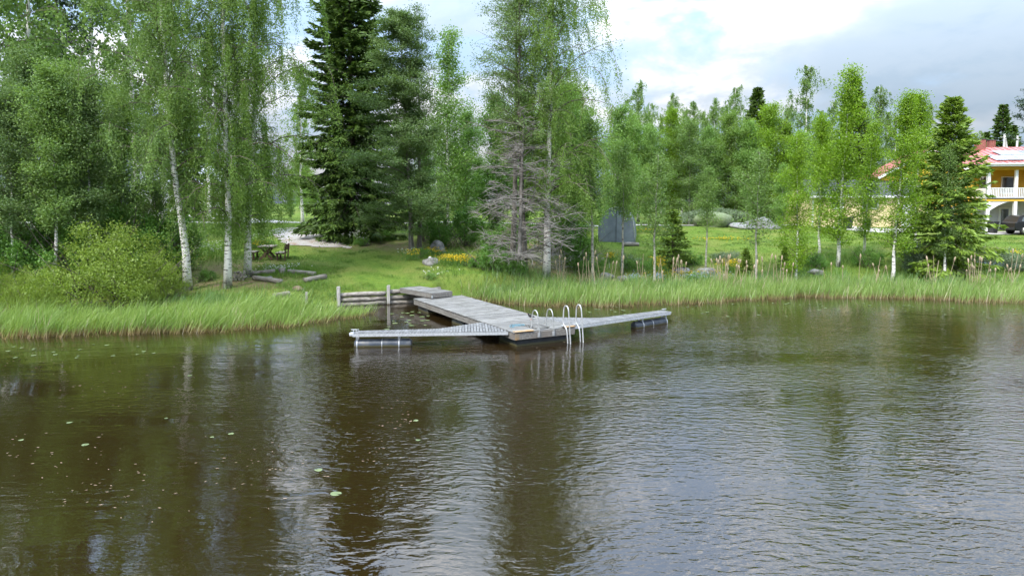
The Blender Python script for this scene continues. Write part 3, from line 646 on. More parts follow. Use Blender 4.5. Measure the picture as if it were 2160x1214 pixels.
for px, Y, k, s, lm, lab in [(1350, 40.5, 2, .8, None, 'low bush left of the little spruce'), (1330, 41, 0, .6, 'greybush', 'grey-green shrub below the tent'), (1460, 42, 0, .55, None, 'dark shrub right of the little spruce'), (1530, 42.5, 2, .7, 'greybush', 'grey-green shrub on the lawn edge'), (1720, 41.5, 2, .8, None, 'low shrub between two yellow-green birches'), (1830, 41.5, 0, .8, None, 'low shrub between the yellow-green birches and the leaning one'), (1930, 40.5, 1, .85, 'greybush', 'grey-leaved willow shrub left of the bright spruce'), (2090, 42, 2, 1.1, 'greybush', 'silver-grey shrub below the parked car'), (2150, 41, 2, 1.0, 'greybush', 'silver-grey shrub at the right edge'), (1245, 40.2, 2, .8, None, 'undergrowth below the tent'), (2200, 41, 0, 1.1, None, 'bush outside the right edge')]:
    plant('bush%d' % k, 'shrub', at(px, Y), Y, s, lab, 'shrub', rz=rnd.uniform(0, 6), leafm=lm)
# woods behind the right lawn
for px, top, Y, k, lab in [(1345, 172, 70, 'bir0', 'thin tall birch above the blue-grey tent'), (1415, 195, 71, 'bir1', 'leafy birch second from the tent in the back row'), (1458, 212, 72, 'bir2', 'small-headed birch third from the tent in the back row'), (1503, 204, 70, 'bir1', 'narrow dark birch above the grassy mound'), (1550, 183, 72, 'bir0', 'tall birch left of the lone back spruce'), (1622, 235, 70, 'bir2', 'drooping birch right of the lone back spruce'), (1692, 134, 67, 'bir2', 'tallest back-row birch with a white stem above the garage'), (1840, 178, 74, 'bir1', 'grey-green birch above the garage roof'), (1948, 212, 72, 'bir0', 'birch behind the leaning yellow-green birch'), (1880, 235, 72, 'bir2', 'birch above the right end of the garage roof'), (2055, 268, 76, 'bir1', 'airy birch behind the red chimney'), (1750, 215, 76, 'bir0', 'birch left of the first back spruce')]:
    H = 1.3 + (435 - top) * Y / FPX; T_(k, 'birch_tree', px, Y, H, 14, lab, rz=rnd.uniform(0, 6))
for px, top, Y, lab in [(1590, 182, 73, 'lone dark spruce in the back row above the gravel heap'), (1790, 158, 72, 'dark spruce tip above the yellow-green birches'), (1915, 188, 74, 'dark spruce tip above the garage end'), (2101, 218, 90, 'narrow dark spruce behind the utility poles'), (2124, 262, 92, 'shorter dark spruce right of the utility poles')]:
    H = 1.3 + (435 - top) * Y / FPX; T_('spruceF', 'spruce_tree', px, Y, H, 14, lab, rz=rnd.uniform(0, 6))
T_('pineA', 'pine_tree', 2168, 78, 16.5, 16, 'broad pine at the upper right edge behind the yellow house', rz=.5)
for i, (px, top) in enumerate([(1335, 285), (1372, 300), (1412, 268), (1452, 290), (1492, 300), (1532, 275), (1572, 292), (1612, 262), (1650, 300), (1690, 310), (1735, 290)]):
    H = 1.9 + (435 - top) * 66 / FPX * 1.18
    T_('dns%d' % (i % 2), 'aspen_tree', px, 65.5 + (i % 3), H, 9, '%s aspen counted from the tent in the hedge of young aspens behind the road' % ['first', 'second', 'third', 'fourth', 'fifth', 'sixth', 'seventh', 'eighth', 'ninth', 'tenth', 'eleventh'][i], rz=rnd.uniform(0, 6), group='young aspens behind the road', leafm=['birch', None, 'young', 'birch2', None][i % 5])
for i, (px, top) in enumerate([(1322, 238), (1368, 222), (1392, 246), (1436, 232), (1478, 240), (1524, 226), (1566, 236), (1608, 222), (1652, 232), (1718, 238), (1815, 222), (1862, 228), (1985, 262), (2025, 275)]):
    T_('bir%d' % (i % 3), 'birch_tree', px, 77 + (i % 4), 1.3 + (435 - top) * 79 / FPX, 14, 'birch of the second back row, seen between the crowns behind the right lawn', rz=rnd.uniform(0, 6), group='second back row of birches on the right')
for i, px in enumerate([395, 450, 505, 560, 615, 665, 900, 960, 1020]):
    T_('dns%d' % (i % 2), 'aspen_tree', px, 70 + (i % 3) * 2, 3.6 + (i % 4), 9, 'low leafy tree in the row beyond the gravel road, left of centre', rz=rnd.uniform(0, 6), group='low trees beyond the road on the left', leafm='birch' if i % 2 else None)
for i in range(46):
    px = -420 + i * 66 + rnd.uniform(-25, 25); Y = rnd.uniform(98, 125)
    T_(rnd.choice(['bir0', 'bir1', 'bir2', 'dns0', 'dns1', 'spruceF']), 'background_tree', px, Y, rnd.uniform(9.5, 13.5), 14 if i % 2 else 12, 'tree of the far wood that closes the view behind everything', rz=rnd.uniform(0, 6), group='trees of the far wood')

for i in range(34):
    px = -300 + i * 78 + rnd.uniform(-20, 20)
    T_('dns%d' % (i % 2), 'background_tree', px, rnd.uniform(84, 92), rnd.uniform(5.0, 7.5), 9, 'low leafy tree in the hedge line before the far wood', rz=rnd.uniform(0, 6), group='low trees before the far wood')
# dead lower branches of the alder: one dead tree of its own
def dead_tree():
    rng = np.random.default_rng(91); root = empty('dead_tree', (at(1098, 36.9), 36.9, tz(at(1098, 36.9), 36.9)), 0, 'dead grey tree with a mass of bare twigs in front of the tall alders', 'tree')
    tr = MB(); t = np.linspace(0, 1, 10); tr.tube(np.stack([-.1 + .25 * t, 0 * t, -.2 + t * 8.6], -1), .12 * (1 - t) ** .7 + .012, 8); tr.build('trunk', M['dead'], root)
    lb = MB()
    for i in range(92):
        h = rng.uniform(.7, 8.4); az = rng.uniform(0, 6.28); L = (4.3 - .30 * h) * rng.uniform(.55, 1.1)
        b = polyline((.02 * h, 0, h), az, rng.uniform(-.25, .6), L, .25, 7, rng, .26)
        lb.tube(b, np.linspace(.030, .008, 8), 4, False)
        for j in range(9):
            k = rng.integers(1, 7); q = polyline(b[k], az + rng.choice([-1, 1]) * rng.uniform(.4, 1.2), rng.uniform(-.3, .5), L * rng.uniform(.18, .45), .3, 4, rng, .25)
            lb.tube(q, np.linspace(.016, .007, 5), 3, False)
            for l in range(4):
                r_ = polyline(q[rng.integers(1, 4)], rng.uniform(0, 6.28), rng.uniform(-.6, .6), L * .14 + .1, .2, 2, rng, .3)
                lb.tube(r_, np.linspace(.010, .005, 3), 3, False)
    lb.build('branches', M['dead'], root)
dead_tree()
def brush(px, Y, h, lab, seed):
    rng = np.random.default_rng(seed); x = at(px, Y); root = empty('dead_brush', (x, Y, tz(x, Y)), 0, lab, 'brush'); lb = MB()
    for i in range(60):
        q = polyline((rng.normal(0, .5), rng.normal(0, .4), rng.uniform(-.1, h * .5)), rng.uniform(0, 6.28), rng.uniform(.2, 1.5), h * rng.uniform(.3, .7), .8, 5, rng, .3)
        lb.tube(q, np.linspace(.018, .004, 6), 3, False)
    lb.build('twigs', M['dead'], root)
brush(283, 41, 7.5, 'tangle of bare brown brush in the left wood', 5)
brush(1175, 39.5, 2.2, 'low dead brush right of the white-stemmed birch', 6)
brush(1235, 40.5, 1.8, 'dead brush on the bank left of the slim aspen', 8)

# ------------------------------------------------------------------ blades: reeds, sedge, grass
def blades(name, P, h, wd, mat, label, cat, seed, lean=(.25, 0), curl=.5, segs=3, z0=None):
    rng = np.random.default_rng(seed); n = len(P); h = h * rng.uniform(.6, 1.2, n) * (.80 + .30 * vnoise(P[:, 0], P[:, 1], .55) + .12 * vnoise(P[:, 1], P[:, 0], 1.9)) * (1 - .32 * sstep(-10.5, -8, P[:, 0]) * sstep(-5, -5.5, P[:, 0]))
    az = rng.uniform(0, 2 * PI, n); side = np.stack([np.cos(az), np.sin(az), 0 * az], -1)
    la = rng.normal(0, .20, (n, 2)) + np.array(lean)[None] * rng.uniform(.3, 1.4, (n, 1))
    cu = rng.uniform(0, curl, n)[:, None] * np.concatenate([rng.normal(0, .6, (n, 2)) + np.array(lean) * 2.2, np.zeros((n, 1))], 1)
    base = np.stack([P[:, 0], P[:, 1], terrain(P[:, 0], P[:, 1]) if z0 is None else np.maximum(terrain(P[:, 0], P[:, 1]), z0)], -1)
    ring = []; tt = np.linspace(0, 1, segs + 1)
    for s in tt:
        c = base + np.concatenate([la, np.zeros((n, 1))], 1) * (s * h)[:, None] + cu * (s * s * h)[:, None] * .55
        c[:, 2] += s * h * (1 - .12 * s)
        c[:, 2] -= (np.linalg.norm(cu, axis=1) * s ** 3 * h * .25)
        ww = wd * (1 - .9 * s ** 1.5) * .5
        ring.append((c - side * ww, c + side * ww))
    Q = []; tv = []
    for i in range(segs):
        Q.append(np.stack([ring[i][0], ring[i][1], ring[i + 1][1], ring[i + 1][0]], 1)); tv.append(np.tile([tt[i], tt[i], tt[i + 1], tt[i + 1]], (n, 1)))
    v = np.clip(.5 + .35 * vnoise(P[:, 0], P[:, 1], 1.1) + rng.normal(0, .22, n), 0, 1)
    me = quads_mesh(name, np.concatenate(Q), mat, {'v': np.tile(v, segs), 't': np.concatenate(tv)})
    return tag(link(name, me), label, cat, kind='stuff')
def scatter(n, x0, x1, y0, y1, f, seed):
    rng = np.random.default_rng(seed); out = []; tot = 0
    while tot < n:
        p = np.stack([rng.uniform(x0, x1, 40000), rng.uniform(y0, y1, 40000)], -1); k = f(p[:, 0], p[:, 1]); p = p[rng.uniform(0, 1, 40000) < k]
        out.append(p); tot += len(p)
        if len(out) > 60: break
    return np.concatenate(out)[:n]
LX = np.array([-40, -22, -17.5, -11.5, -9.8, -8.4, -7.2, -6.1, -5.5]); LY = np.array([23.0, 23.4, 23.7, 24.5, 25.2, 26.0, 27.2, 28.6, 30.2])
def fl(x, y):
    e = np.interp(x, LX, LY) + .3 * vnoise(x, y, .9) + .35 * vnoise(x, y, .28); back = np.where(x < -9.5, np.interp(x, [-30, -16, -9.5], [27.0, 27.6, 30.6]), np.interp(x, [-9.5, -8.6, -7.5, -5.5], [30.0, 29.2, 29.2, 29.6]))
    return ((y > e) & (y < back) & (x < -5.6)) * np.clip((y - e) / .6, .15, 1)
blades('reed_bed', scatter(17000, -32, -5.4, 22.5, 31, fl, 1), 1.30, .026, M['reed'], 'bright green reeds along the left shore up to the log wall', 'reeds', 2, (.30, 0), .7, 3, -.05)
RX = np.array([-2.6, -1.8, 0, 3.65, 9.5, 14.8, 19.2, 22.9, 26, 45]); RY = np.array([33.6, 32.8, 31.7, 31.0, 32.3, 34.2, 33.9, 32.5, 32.0, 31])
def fr(x, y):
    e = np.interp(x, RX, RY) + .35 * vnoise(x, y, .9) + .4 * vnoise(x, y, .3); return ((y > e) & (y < shore(x) + .6) & (x > -2.7)) * np.clip((y - e) / .8, .25, 1)
blades('reed_bed', scatter(25000, -2.6, 34, 30, 39.5, fr, 3), 1.12, .028, M['reed'], 'bright green reed belt along the shore right of the dock', 'reeds', 4, (.12, 0), .6, 3, -.05)
blades('dry_reed_stems', np.concatenate([scatter(700, -32, -5.4, 22.5, 31, fl, 21), scatter(1300, -2.6, 34, 30, 39.5, fr, 22)]), 1.15, .022, M['dry'], 'dead straw-coloured stems standing among the green reeds', 'reeds', 23, (.15, 0), .5, 2, -.05)
def fs(x, y):
    d = y - shore(x); return ((d > -1.2) & (d < 1.3) & (x > -1.5)) * 1.0 * np.clip(.6 + .6 * vnoise(x, y, 2.0), 0, 1)
blades('sedge_belt', scatter(7000, -1.5, 34, 33, 41, fs, 5), 1.15, .022, M['sedge'], 'blue-green sedge behind the bright reeds on the right', 'sedge', 6, (.1, 0), .5, 3, -.05)
def fsl(x, y):
    return (np.exp(-(((x + 12.0) / 2.2) ** 2 + ((y - 29.6) / .8) ** 2)) + .35 * ((y - shore(x) > -.4) & (y - shore(x) < .9) & (x < -8))) * (y > 27)
blades('sedge_clump', scatter(4200, -26, -8, 26.5, 32.5, fsl, 7), .8, .018, M['sedge'], 'dark green sedge between the left reeds and the lawn', 'sedge', 8, (.25, 0), .8, 3)
# tall rough grass: banks, round the seating logs, road verges
def lawnmask(x, y):       # 1 on mown lawn
    a = ((x > np.interp(y, [32, 36, 44, 50], [-10.5, -16.5, -15.2, -17])) & (x < np.interp(y, [32, 34, 38, 42, 44], [-3.6, -3.4, -4.6, -6.6, -8.5])) & (y < 46)) * 1.0
    b = ((y > np.interp(x, [2, 8, 20, 45], [47, 45.0, 44.2, 45])) & (y < 62) & (x > 6.5)) * 1.0
    return np.maximum(a, b)
def frg(x, y):
    d = y - shore(x); return (d > .5) * (1 - lawnmask(x, y)) * (y < 64) * np.clip(1.3 - (y - 34) / 40, .25, 1) * (1 - .75 * np.clip(bare(x, y), 0, 1)) * (1 - ((x > at(570, 48)) & (x < at(870, 44)) & (y > 42.8) & (y < 51)) * 1.0) * (np.abs(y - np.interp(x, [-45, -20, 8, 26, 30, 40], [62.5, 62, 62.5, 64, 57.5, 58.5])) > 1.6)
blades('rough_grass', scatter(42000, -30, 48, 30, 64, frg, 9), .42, .022, M['grass'], 'tall rough grass and weeds on the banks and verges', 'grass', 10, (.08, 0), .8, 2)
def fring(x, y):
    r = np.sqrt(((x + 11.8) / 2.6) ** 2 + ((y - 36.6) / 1.9) ** 2); q = np.exp(-(((x + 10.0) / 1.4) ** 2 + ((y - 33.0) / .7) ** 2))
    return np.clip(1.15 - r, 0, 1) * 1.2 + q + .8 * np.exp(-(((x + 8.2) / 1.5) ** 2 + ((y - 32.4) / .5) ** 2))
blades('tall_grass', scatter(9000, -16, -5, 31.8, 39, fring, 11), .30, .016, M['grass'], 'uncut grass tufts around the seating logs', 'grass', 12, (.05, 0), .7, 2)
def flw(x, y): return lawnmask(x, y) * (y > shore(x) + .3) * np.clip(1.5 - (y - 32) / 22, .12, 1) * (1 - .8 * np.clip(bare(x, y), 0, 1))
blades('lawn_grass', scatter(52000, -18, 44, 32, 62, flw, 13), .075, .022, M['lawn'], 'short mown lawn grass', 'grass', 14, (0, 0), .8, 1)

def fwd(x, y): return flw(x, y) * np.clip(vnoise(x, y, .7) * 1.3 + .5 * vnoise(y, x, 2.6) - .25, 0, 1)
blades('lawn_weeds', scatter(15000, -18, 44, 32, 60, fwd, 31), .15, .030, M['grass'], 'darker weed and clover tufts in the mown lawns', 'weeds', 32, (0, 0), .9, 1)

# ------------------------------------------------------------------ flowers
def flowers(name, px, Y, rx, ry, n, hgt, mat, label, size=.05, seed=1):
    rng = np.random.default_rng(seed + int(px)); x = at(px, Y) + rng.normal(0, rx * .5, n); y = Y + rng.normal(0, ry * .5, n)
    z = terrain(x, y) + hgt * rng.uniform(.55, 1.1, n); root = empty(name, (0, 0, 0), 0, label, 'flowers'); root['kind'] = 'stuff'
    pos = np.repeat(np.stack([x, y, z], -1), 5, 0) + rng.normal(0, .025, (n * 5, 3)); A = rng.normal(0, 1, pos.shape); A[:, 2] *= .6
    me = quads_mesh('petals', leafquads(pos, A, size, size * .8, rng), mat, {'v': rng.uniform(0, 1, n * 5)}); link('petals', me, root)
    b = np.stack([x, y, terrain(x, y)], -1); top = np.stack([x, y, z], -1); s = np.array([.006, 0, 0])
    me = quads_mesh('stalks', np.stack([b - s, b + s, top + s, top - s], 1), M['grass'], {'v': rng.uniform(0, 1, n), 't': np.full(n, .8)}); link('stalks', me, root)
    lp = np.repeat(b, 6, 0) + rng.normal(0, .08, (n * 6, 3)); lp[:, 2] = np.repeat(b[:, 2], 6) + rng.uniform(.02, .8, n * 6) * np.repeat(z - b[:, 2], 6)
    la = rng.normal(0, 1, lp.shape); la[:, 2] = np.abs(la[:, 2])
    me = quads_mesh('leaves', leafquads(lp, la, .09, .03, rng), M['bush'], {'v': rng.uniform(0, 1, n * 6)}); link('leaves', me, root)
for px, Y, rx, ry, n, h, lab in [(962, 38.2, 1.0, .5, 260, .55, 'thick patch of yellow flowers right of the big rock'), (872, 39.6, .5, .4, 50, .6, 'few yellow flowers left of the big rock'), (910, 41.5, .9, .4, 80, .4, 'thin yellow flowers behind the big rock'), (1390, 40.2, .45, .5, 110, .9, 'tall yellow flowers by the slim aspen left of the little spruce'), (1288, 42.5, .4, .3, 50, .5, 'small yellow flower patch below the tent'), (1545, 40.6, .9, .4, 150, .7, 'yellow flowers between the slim aspens right of the little spruce'), (1440, 39.5, 2.4, .4, 130, .35, 'low yellow flowers strewn behind the cattails'), (2105, 44, 2.2, .8, 200, .4, 'yellow flowers on the slope below the parked car'), (1530, 52, 3.0, .8, 160, .12, 'buttercups sprinkled over the right lawn'), (1365, 56, 1.4, .5, 80, .3, 'yellow flowers right of the tent'), (548, 43.2, .5, .4, 40, .5, 'few yellow flowers behind the picnic bench')]:
    flowers('yellow_flowers', px, Y, rx, ry, n, h, M['yellow'], lab)
for px, Y, rx, n, lab in [(1389, 38.8, .35, 90, 'small pale blue flower clump at the foot of the slim aspen'), (1340, 38.9, .5, 70, 'pale blue flowers among the left cattails'), (1480, 39.0, 1.4, 150, 'wide band of pale blue flowers behind the cattails'), (2110, 41.0, 1.6, 140, 'pale blue flowers by the silver-grey shrubs')]:
    flowers('blue_flowers', px, Y, rx, .4, n, .4, M['blue'], lab, .045)
for px, Y, rx, ry, n, h, lab in [(556, 43.6, .9, .7, 26, .9, 'white cow parsley behind the picnic table'), (440, 40.5, 1.6, 1.6, 90, .9, 'white cow parsley left of the straight birch'), (745, 44.8, 1.2, .5, 40, .8, 'white umbel flowers in front of the dark spruce'), (590, 36.6, 1.4, .9, 60, .28, 'white dandelion clocks among the seating logs'), (930, 35.2, 1.6, .8, 14, .4, 'white seed heads beside the landing platform'), (860, 40, .6, .4, 20, .6, 'few white flowers left of the big rock')]:
    flowers('white_flowers', px, Y, rx, ry, n, h, M['white_fl'], lab, .05)
for px, Y, s, lab in [(905, 34.6, .55, 'bright leafy herb behind the landing platform'), (566, 43.6, .8, 'tall green weeds behind the picnic table'), (540, 43.4, .9, 'green weeds behind the left garden bench'), (770, 44.2, .8, 'dark weeds along the foot of the spruce'), (885, 40.5, .9, 'weeds at the foot of the alder stems'), (950, 39.2, .8, 'weeds behind the thick yellow flowers'), (1000, 37.8, .8, 'weeds right of the thick yellow flowers'), (360, 33.2, .9, 'weeds left of the leaning birch stem'), (430, 34.4, .8, 'weeds between the leaning and the straight birch')]:
    plant('herb', 'weed_clump', at(px, Y), Y, s, lab, 'weeds', rz=rnd.uniform(0, 6), leafm='aspen' if px in (905, 566) else None)

# cattails: dry stalks with pale fluffy heads
st = MB(); st.tube([(0, 0, -.1), (.01, 0, .7), (.03, .01, 1.5)], [.017, .014, .011], 5); stm = st.mesh('stalk', M['dry'])
hd = MB(); hd.tube([(.03, .01, 1.42), (.033, .01, 1.46), (.036, .01, 1.56), (.038, .01, 1.62), (.04, .01, 1.66)], [.012, .036, .046, .034, .008], 7); hdm = hd.mesh('seed_head', M['dry'])
lf = MB()
for a in range(3): lf.tube([(0, 0, 0), (.10 * math.cos(a * 2.1), .10 * math.sin(a * 2.1), .5), (.3 * math.cos(a * 2.1), .3 * math.sin(a * 2.1), .75)], [.010, .008, .002], 3)
lfm = lf.mesh('dry_leaf', M['dry'])
rc = random.Random(3)
for i in range(104):
    g = rc.choice([(1258, 30), (1320, 34), (1358, 14), (1410, 40), (1425, 26), (1520, 26), (1530, 18), (1555, 24), (1600, 28), (1650, 40), (1770, 30), (1830, 40), (1960, 60), (2060, 30), (2064, 14), (2130, 30), (1190, 20)])
    px = rc.gauss(g[0], g[1] * .5); Y = rc.uniform(36.4, 38.4); x = at(px, Y); s = rc.uniform(.75, 1.3)
    o = empty('cattail', (x, Y, max(-.05, tz(x, Y))), rc.uniform(0, 6), 'dry straw-coloured cattail standing in the sedge behind the right reeds', 'cattail', 'dry cattails behind the right reeds')
    o.rotation_euler = (rc.gauss(0, .10), rc.gauss(.05, .12), rc.uniform(0, 6)); o.scale = (1, 1, s)
    link('stalk', stm, o); link('dry_leaf', lfm, o)
    if rc.random() < .72: link('seed_head', hdm, o)

# ------------------------------------------------------------------ lily pads and floating leaves
def padmesh(k):
    a = np.linspace(.16, 2 * PI - .16, 15); rr = 1 + .05 * np.sin(a * 3 + k)
    V = [(0, 0, .006)] + [(math.cos(x) * r, math.sin(x) * r * .9, .004 + .02 * max(0, math.sin(x * 2 + k)) * .3) for x, r in zip(a, rr)]
    me = bpy.data.meshes.new('lily_pad'); me.from_pydata(V, [], [(0, i, i + 1) for i in range(1, 15)])
    q = me.attributes.new('v', 'FLOAT', 'POINT'); q.data.foreach_set('value', [rc.uniform(.2, .8)] * len(V)); me.materials.append(M['pad']); me.update(); return me
PM = [padmesh(k) for k in range(4)]
def wpos(px, py, z=0.0):
    u = (px - 1080) / FPX; v = (607 - py - SHIFT_PX) / FPX
    d = Vector((u, math.cos(PITCH) + v * math.sin(PITCH), -math.sin(PITCH) + v * math.cos(PITCH))); t = (z - CAM_H) / d.z
    return d.x * t, d.y * t
big = [(147, 891, .085, 'single round lily pad on the dark left water'), (180, 938, .10, 'large lily pad, lowest on the far left water'), (487, 915, .09, 'lily pad in the pale reflection left of centre'), (447, 922, .06, 'small lily pad left of the one in the pale reflection'), (400, 792, .09, 'lily pad off the left reeds'), (877, 887, .085, 'lily pad below the left float of the dock'), (672, 991, .10, 'lily pad lowest in the middle of the water'), (708, 1041, .13, 'half-sunk lily pad, lowest of all'), (882, 928, .07, 'half-sunk lily pad under the other one below the left float'), (350, 882, .06, 'tiny lily pad on the brown left water'), (44, 928, .07, 'lily pad near the left edge')]
for px, py, r, lab in big:
    x, y = wpos(px, py); o = tag(link('lily_pad', PM[int(px) % 4]), lab, 'lily pad', 'lily pads'); o.location = (x, y, .003); o.scale = (r * .72, r * .72, 1); o.rotation_euler = (0, 0, rc.uniform(0, 6))
def padgroup(n, box, lab, r0=.06, r1=.13):
    for i in range(n):
        px = rc.uniform(box[0], box[2]); py = rc.uniform(box[1], box[3]); x, y = wpos(px, py); r = rc.uniform(r0, r1)
        o = tag(link('lily_pad', rc.choice(PM)), lab, 'lily pad', lab[:40]); o.location = (x, y, .003 + .0004 * (i % 9)); o.scale = (r, r, 1); o.rotation_euler = (0, 0, rc.uniform(0, 6))
padgroup(26, (815, 655, 905, 700), 'lily pad in the quiet water between log wall and dock')
padgroup(20, (0, 724, 330, 755), 'lily pad along the outer edge of the left reeds', .04, .08)
padgroup(40, (1420, 636, 2150, 668), 'lily pad along the outer edge of the right reeds', .05, .10)
padgroup(14, (1240, 640, 1340, 668), 'lily pad behind the right boom of the dock')
def litter(name, n, boxes, lab, seed):
    rng = np.random.default_rng(seed); P = []
    for i in range(n):
        b = boxes[rng.integers(len(boxes))]; cx, cy = rng.normal(b[0], b[2] / 2), rng.normal(b[1], b[3] / 2)
        if cy < 640: continue
        x, y = wpos(cx, cy)
        if y > shore(x) - 1.5 or y > 33: continue
        P.append((x, y, .005 + .003 * rng.uniform()))
    P = np.array(P); a = rng.uniform(0, 6.28, len(P)); A = np.stack([np.cos(a), np.sin(a) * .6, 0 * a], -1); S = np.stack([-A[:, 1], A[:, 0], 0 * a], -1)
    L = rng.uniform(.03, .085, len(P))[:, None]; Q = np.stack([P, P + A * L * .5 + S * L * .2, P + A * L, P + A * L * .5 - S * L * .2], 1)
    me = quads_mesh(name, Q, M['litter'], {'v': rng.uniform(0, 1, len(P))}); tag(link(name, me), lab, 'leaf litter', kind='stuff')
litter('floating_leaves', 520, [(110, 800, 200, 70), (60, 760, 160, 30), (230, 815, 120, 30), (800, 930, 70, 90), (840, 880, 40, 50), (560, 975, 160, 60), (100, 960, 140, 60), (1000, 750, 260, 40), (560, 760, 200, 50), (1130, 790, 160, 40), (1000, 735, 60, 20), (1320, 740, 120, 30), (200, 1040, 260, 60)], 'pale fallen leaves and scales floating on the dark water', 6)

# ------------------------------------------------------------------ floating dock
DTH = R(28.5); DW, DL, DZ = 2.35, 9.5, .50
dock = empty('floating_dock', (0.10, 22.25, 0), DTH, 'grey weathered wooden floating dock reaching out from the shore', 'dock')
rp = random.Random(5); npl = 78; pw = DL / npl
pm = MB(); pm.box((0, 0, 0), (DW + .04, pw - .010, .034), bev=.005); pmesh = pm.mesh('plank', M['deck'])
for i in range(npl):
    o = link('plank', pmesh, dock); o.location = (DW / 2 + rp.gauss(0, .006), (i + .5) * pw, DZ - .017 + rp.gauss(0, .002)); o.rotation_euler = (rp.gauss(0, .004), 0, rp.gauss(0, .0015))
for x in (.045, DW - .045): MB().box((x, DL / 2, DZ - .165), (.07, DL - .05, .225), bev=.008).build('side_beam', M['beam'], dock)
MB().box((DW / 2, DL / 2, DZ - .15), (.08, DL - .2, .19)).build('joist', M['beam'], dock)
MB().box((DW / 2, -.012, DZ - .150), (DW - .02, .05, .22), bev=.008).build('end_beam', M['beam'], dock)
MB().box((DW / 2, DL + .012, DZ - .165), (DW - .02, .05, .225), bev=.008).build('end_beam', M['beam'], dock)
MB().box((.34, .030, DZ + .012), (.72, .20, .028), bev=.006).build('edge_board', M['stain'], dock)['label'] = 'rust-stained board on the front corner'
MB().box((DW - .22, .030, DZ + .012), (.46, .18, .026), bev=.006).build('edge_board', M['stain'], dock)
MB().box((.06, -.042, DZ - .150), (.16, .012, .20)).build('corner_plate', M['stain'], dock)
for y0, y1, xs_ in ((.12, 1.35, ((.12, DW - .12),)), (4.3, 5.45, ((.10, .92), (DW - .92, DW - .10))), (8.0, 9.2, ((.10, .92), (DW - .92, DW - .10)))):
    for a, b in xs_: MB().box(((a + b) / 2, (y0 + y1) / 2, -.02), (b - a, y1 - y0, .50), bev=.04).build('float_box', M['float'], dock)
# two hand rails of the step ladder, folded steps on the deck between them
def tube_part(name, pts, r, mat, parent, sides=8, n=40):
    p = np.array(pts, float); s = np.concatenate([[0], np.cumsum(np.linalg.norm(np.diff(p, axis=0), axis=1))]); q = np.linspace(0, s[-1], n)
    P = np.stack([np.interp(q, s, p[:, i]) for i in range(3)], -1)
    for _ in range(3): P[1:-1] = (P[:-2] + 2 * P[1:-1] + P[2:]) / 4
    return MB().tube(P, r, sides).build(name, mat, parent)
def arc(y0, y1, z, n=7): return [( (y0 + y1) / 2 - (y1 - y0) / 2 * math.cos(a), z + abs(y1 - y0) / 2 * math.sin(a)) for a in np.linspace(0, PI, n)]
lad = empty('step_ladder', (0.10, 22.25, 0), DTH, 'bathing ladder with two short tube rails and its steps folded up on the dock end', 'ladder')
for x in (.88, 1.46):
    pts = [(x, -.075, .26), (x, -.085, .50)] + [(x - .04, y, z) for y, z in arc(-.06, .32, .98)] + [(x - .05, .36, .515)]
    tube_part('hand_rail', pts, .019, M['rail'], lad)
    MB().box((x, -.058, .34), (.09, .025, .16), bev=.004).build('bracket', M['galv'], lad)
for k in range(4): MB().box((1.15, .16 + k * .22, DZ + .055), (.56, .11, .03), bev=.006).build('step', M['deck'], lad)
for x in (.92, 1.38): MB().box((x, .50, DZ + .025), (.045, .95, .03)).build('stringer', M['rail'], lad)
swim = empty('swim_ladder', (0.10, 22.25, 0), DTH, 'tall hooped swim ladder of pale tubes going into the water at the dock corner', 'ladder')
for x in (1.88, 2.40):
    tube_part('hand_rail', [(x + .05, -.42, -.35), (x + .03, -.36, .5)] + [(x, y, z) for y, z in arc(-.33, -.03, 1.14)] + [(x, 0.0, .72), (x, .0, .60), (x, -.12, .56), (x + .01, -.20, .48), (x + .02, -.24, .2), (x + .03, -.28, -.35)], .022, M['rail'], swim, n=70)
    MB().box((x - .01, .02, DZ + .06), (.08, .12, .05), bev=.005).build('bracket', M['galv'], swim)
for z in (-.30, -.12): MB().box((2.16, -.36, z), (.52, .10, .03)).build('step', M['rail'], swim)
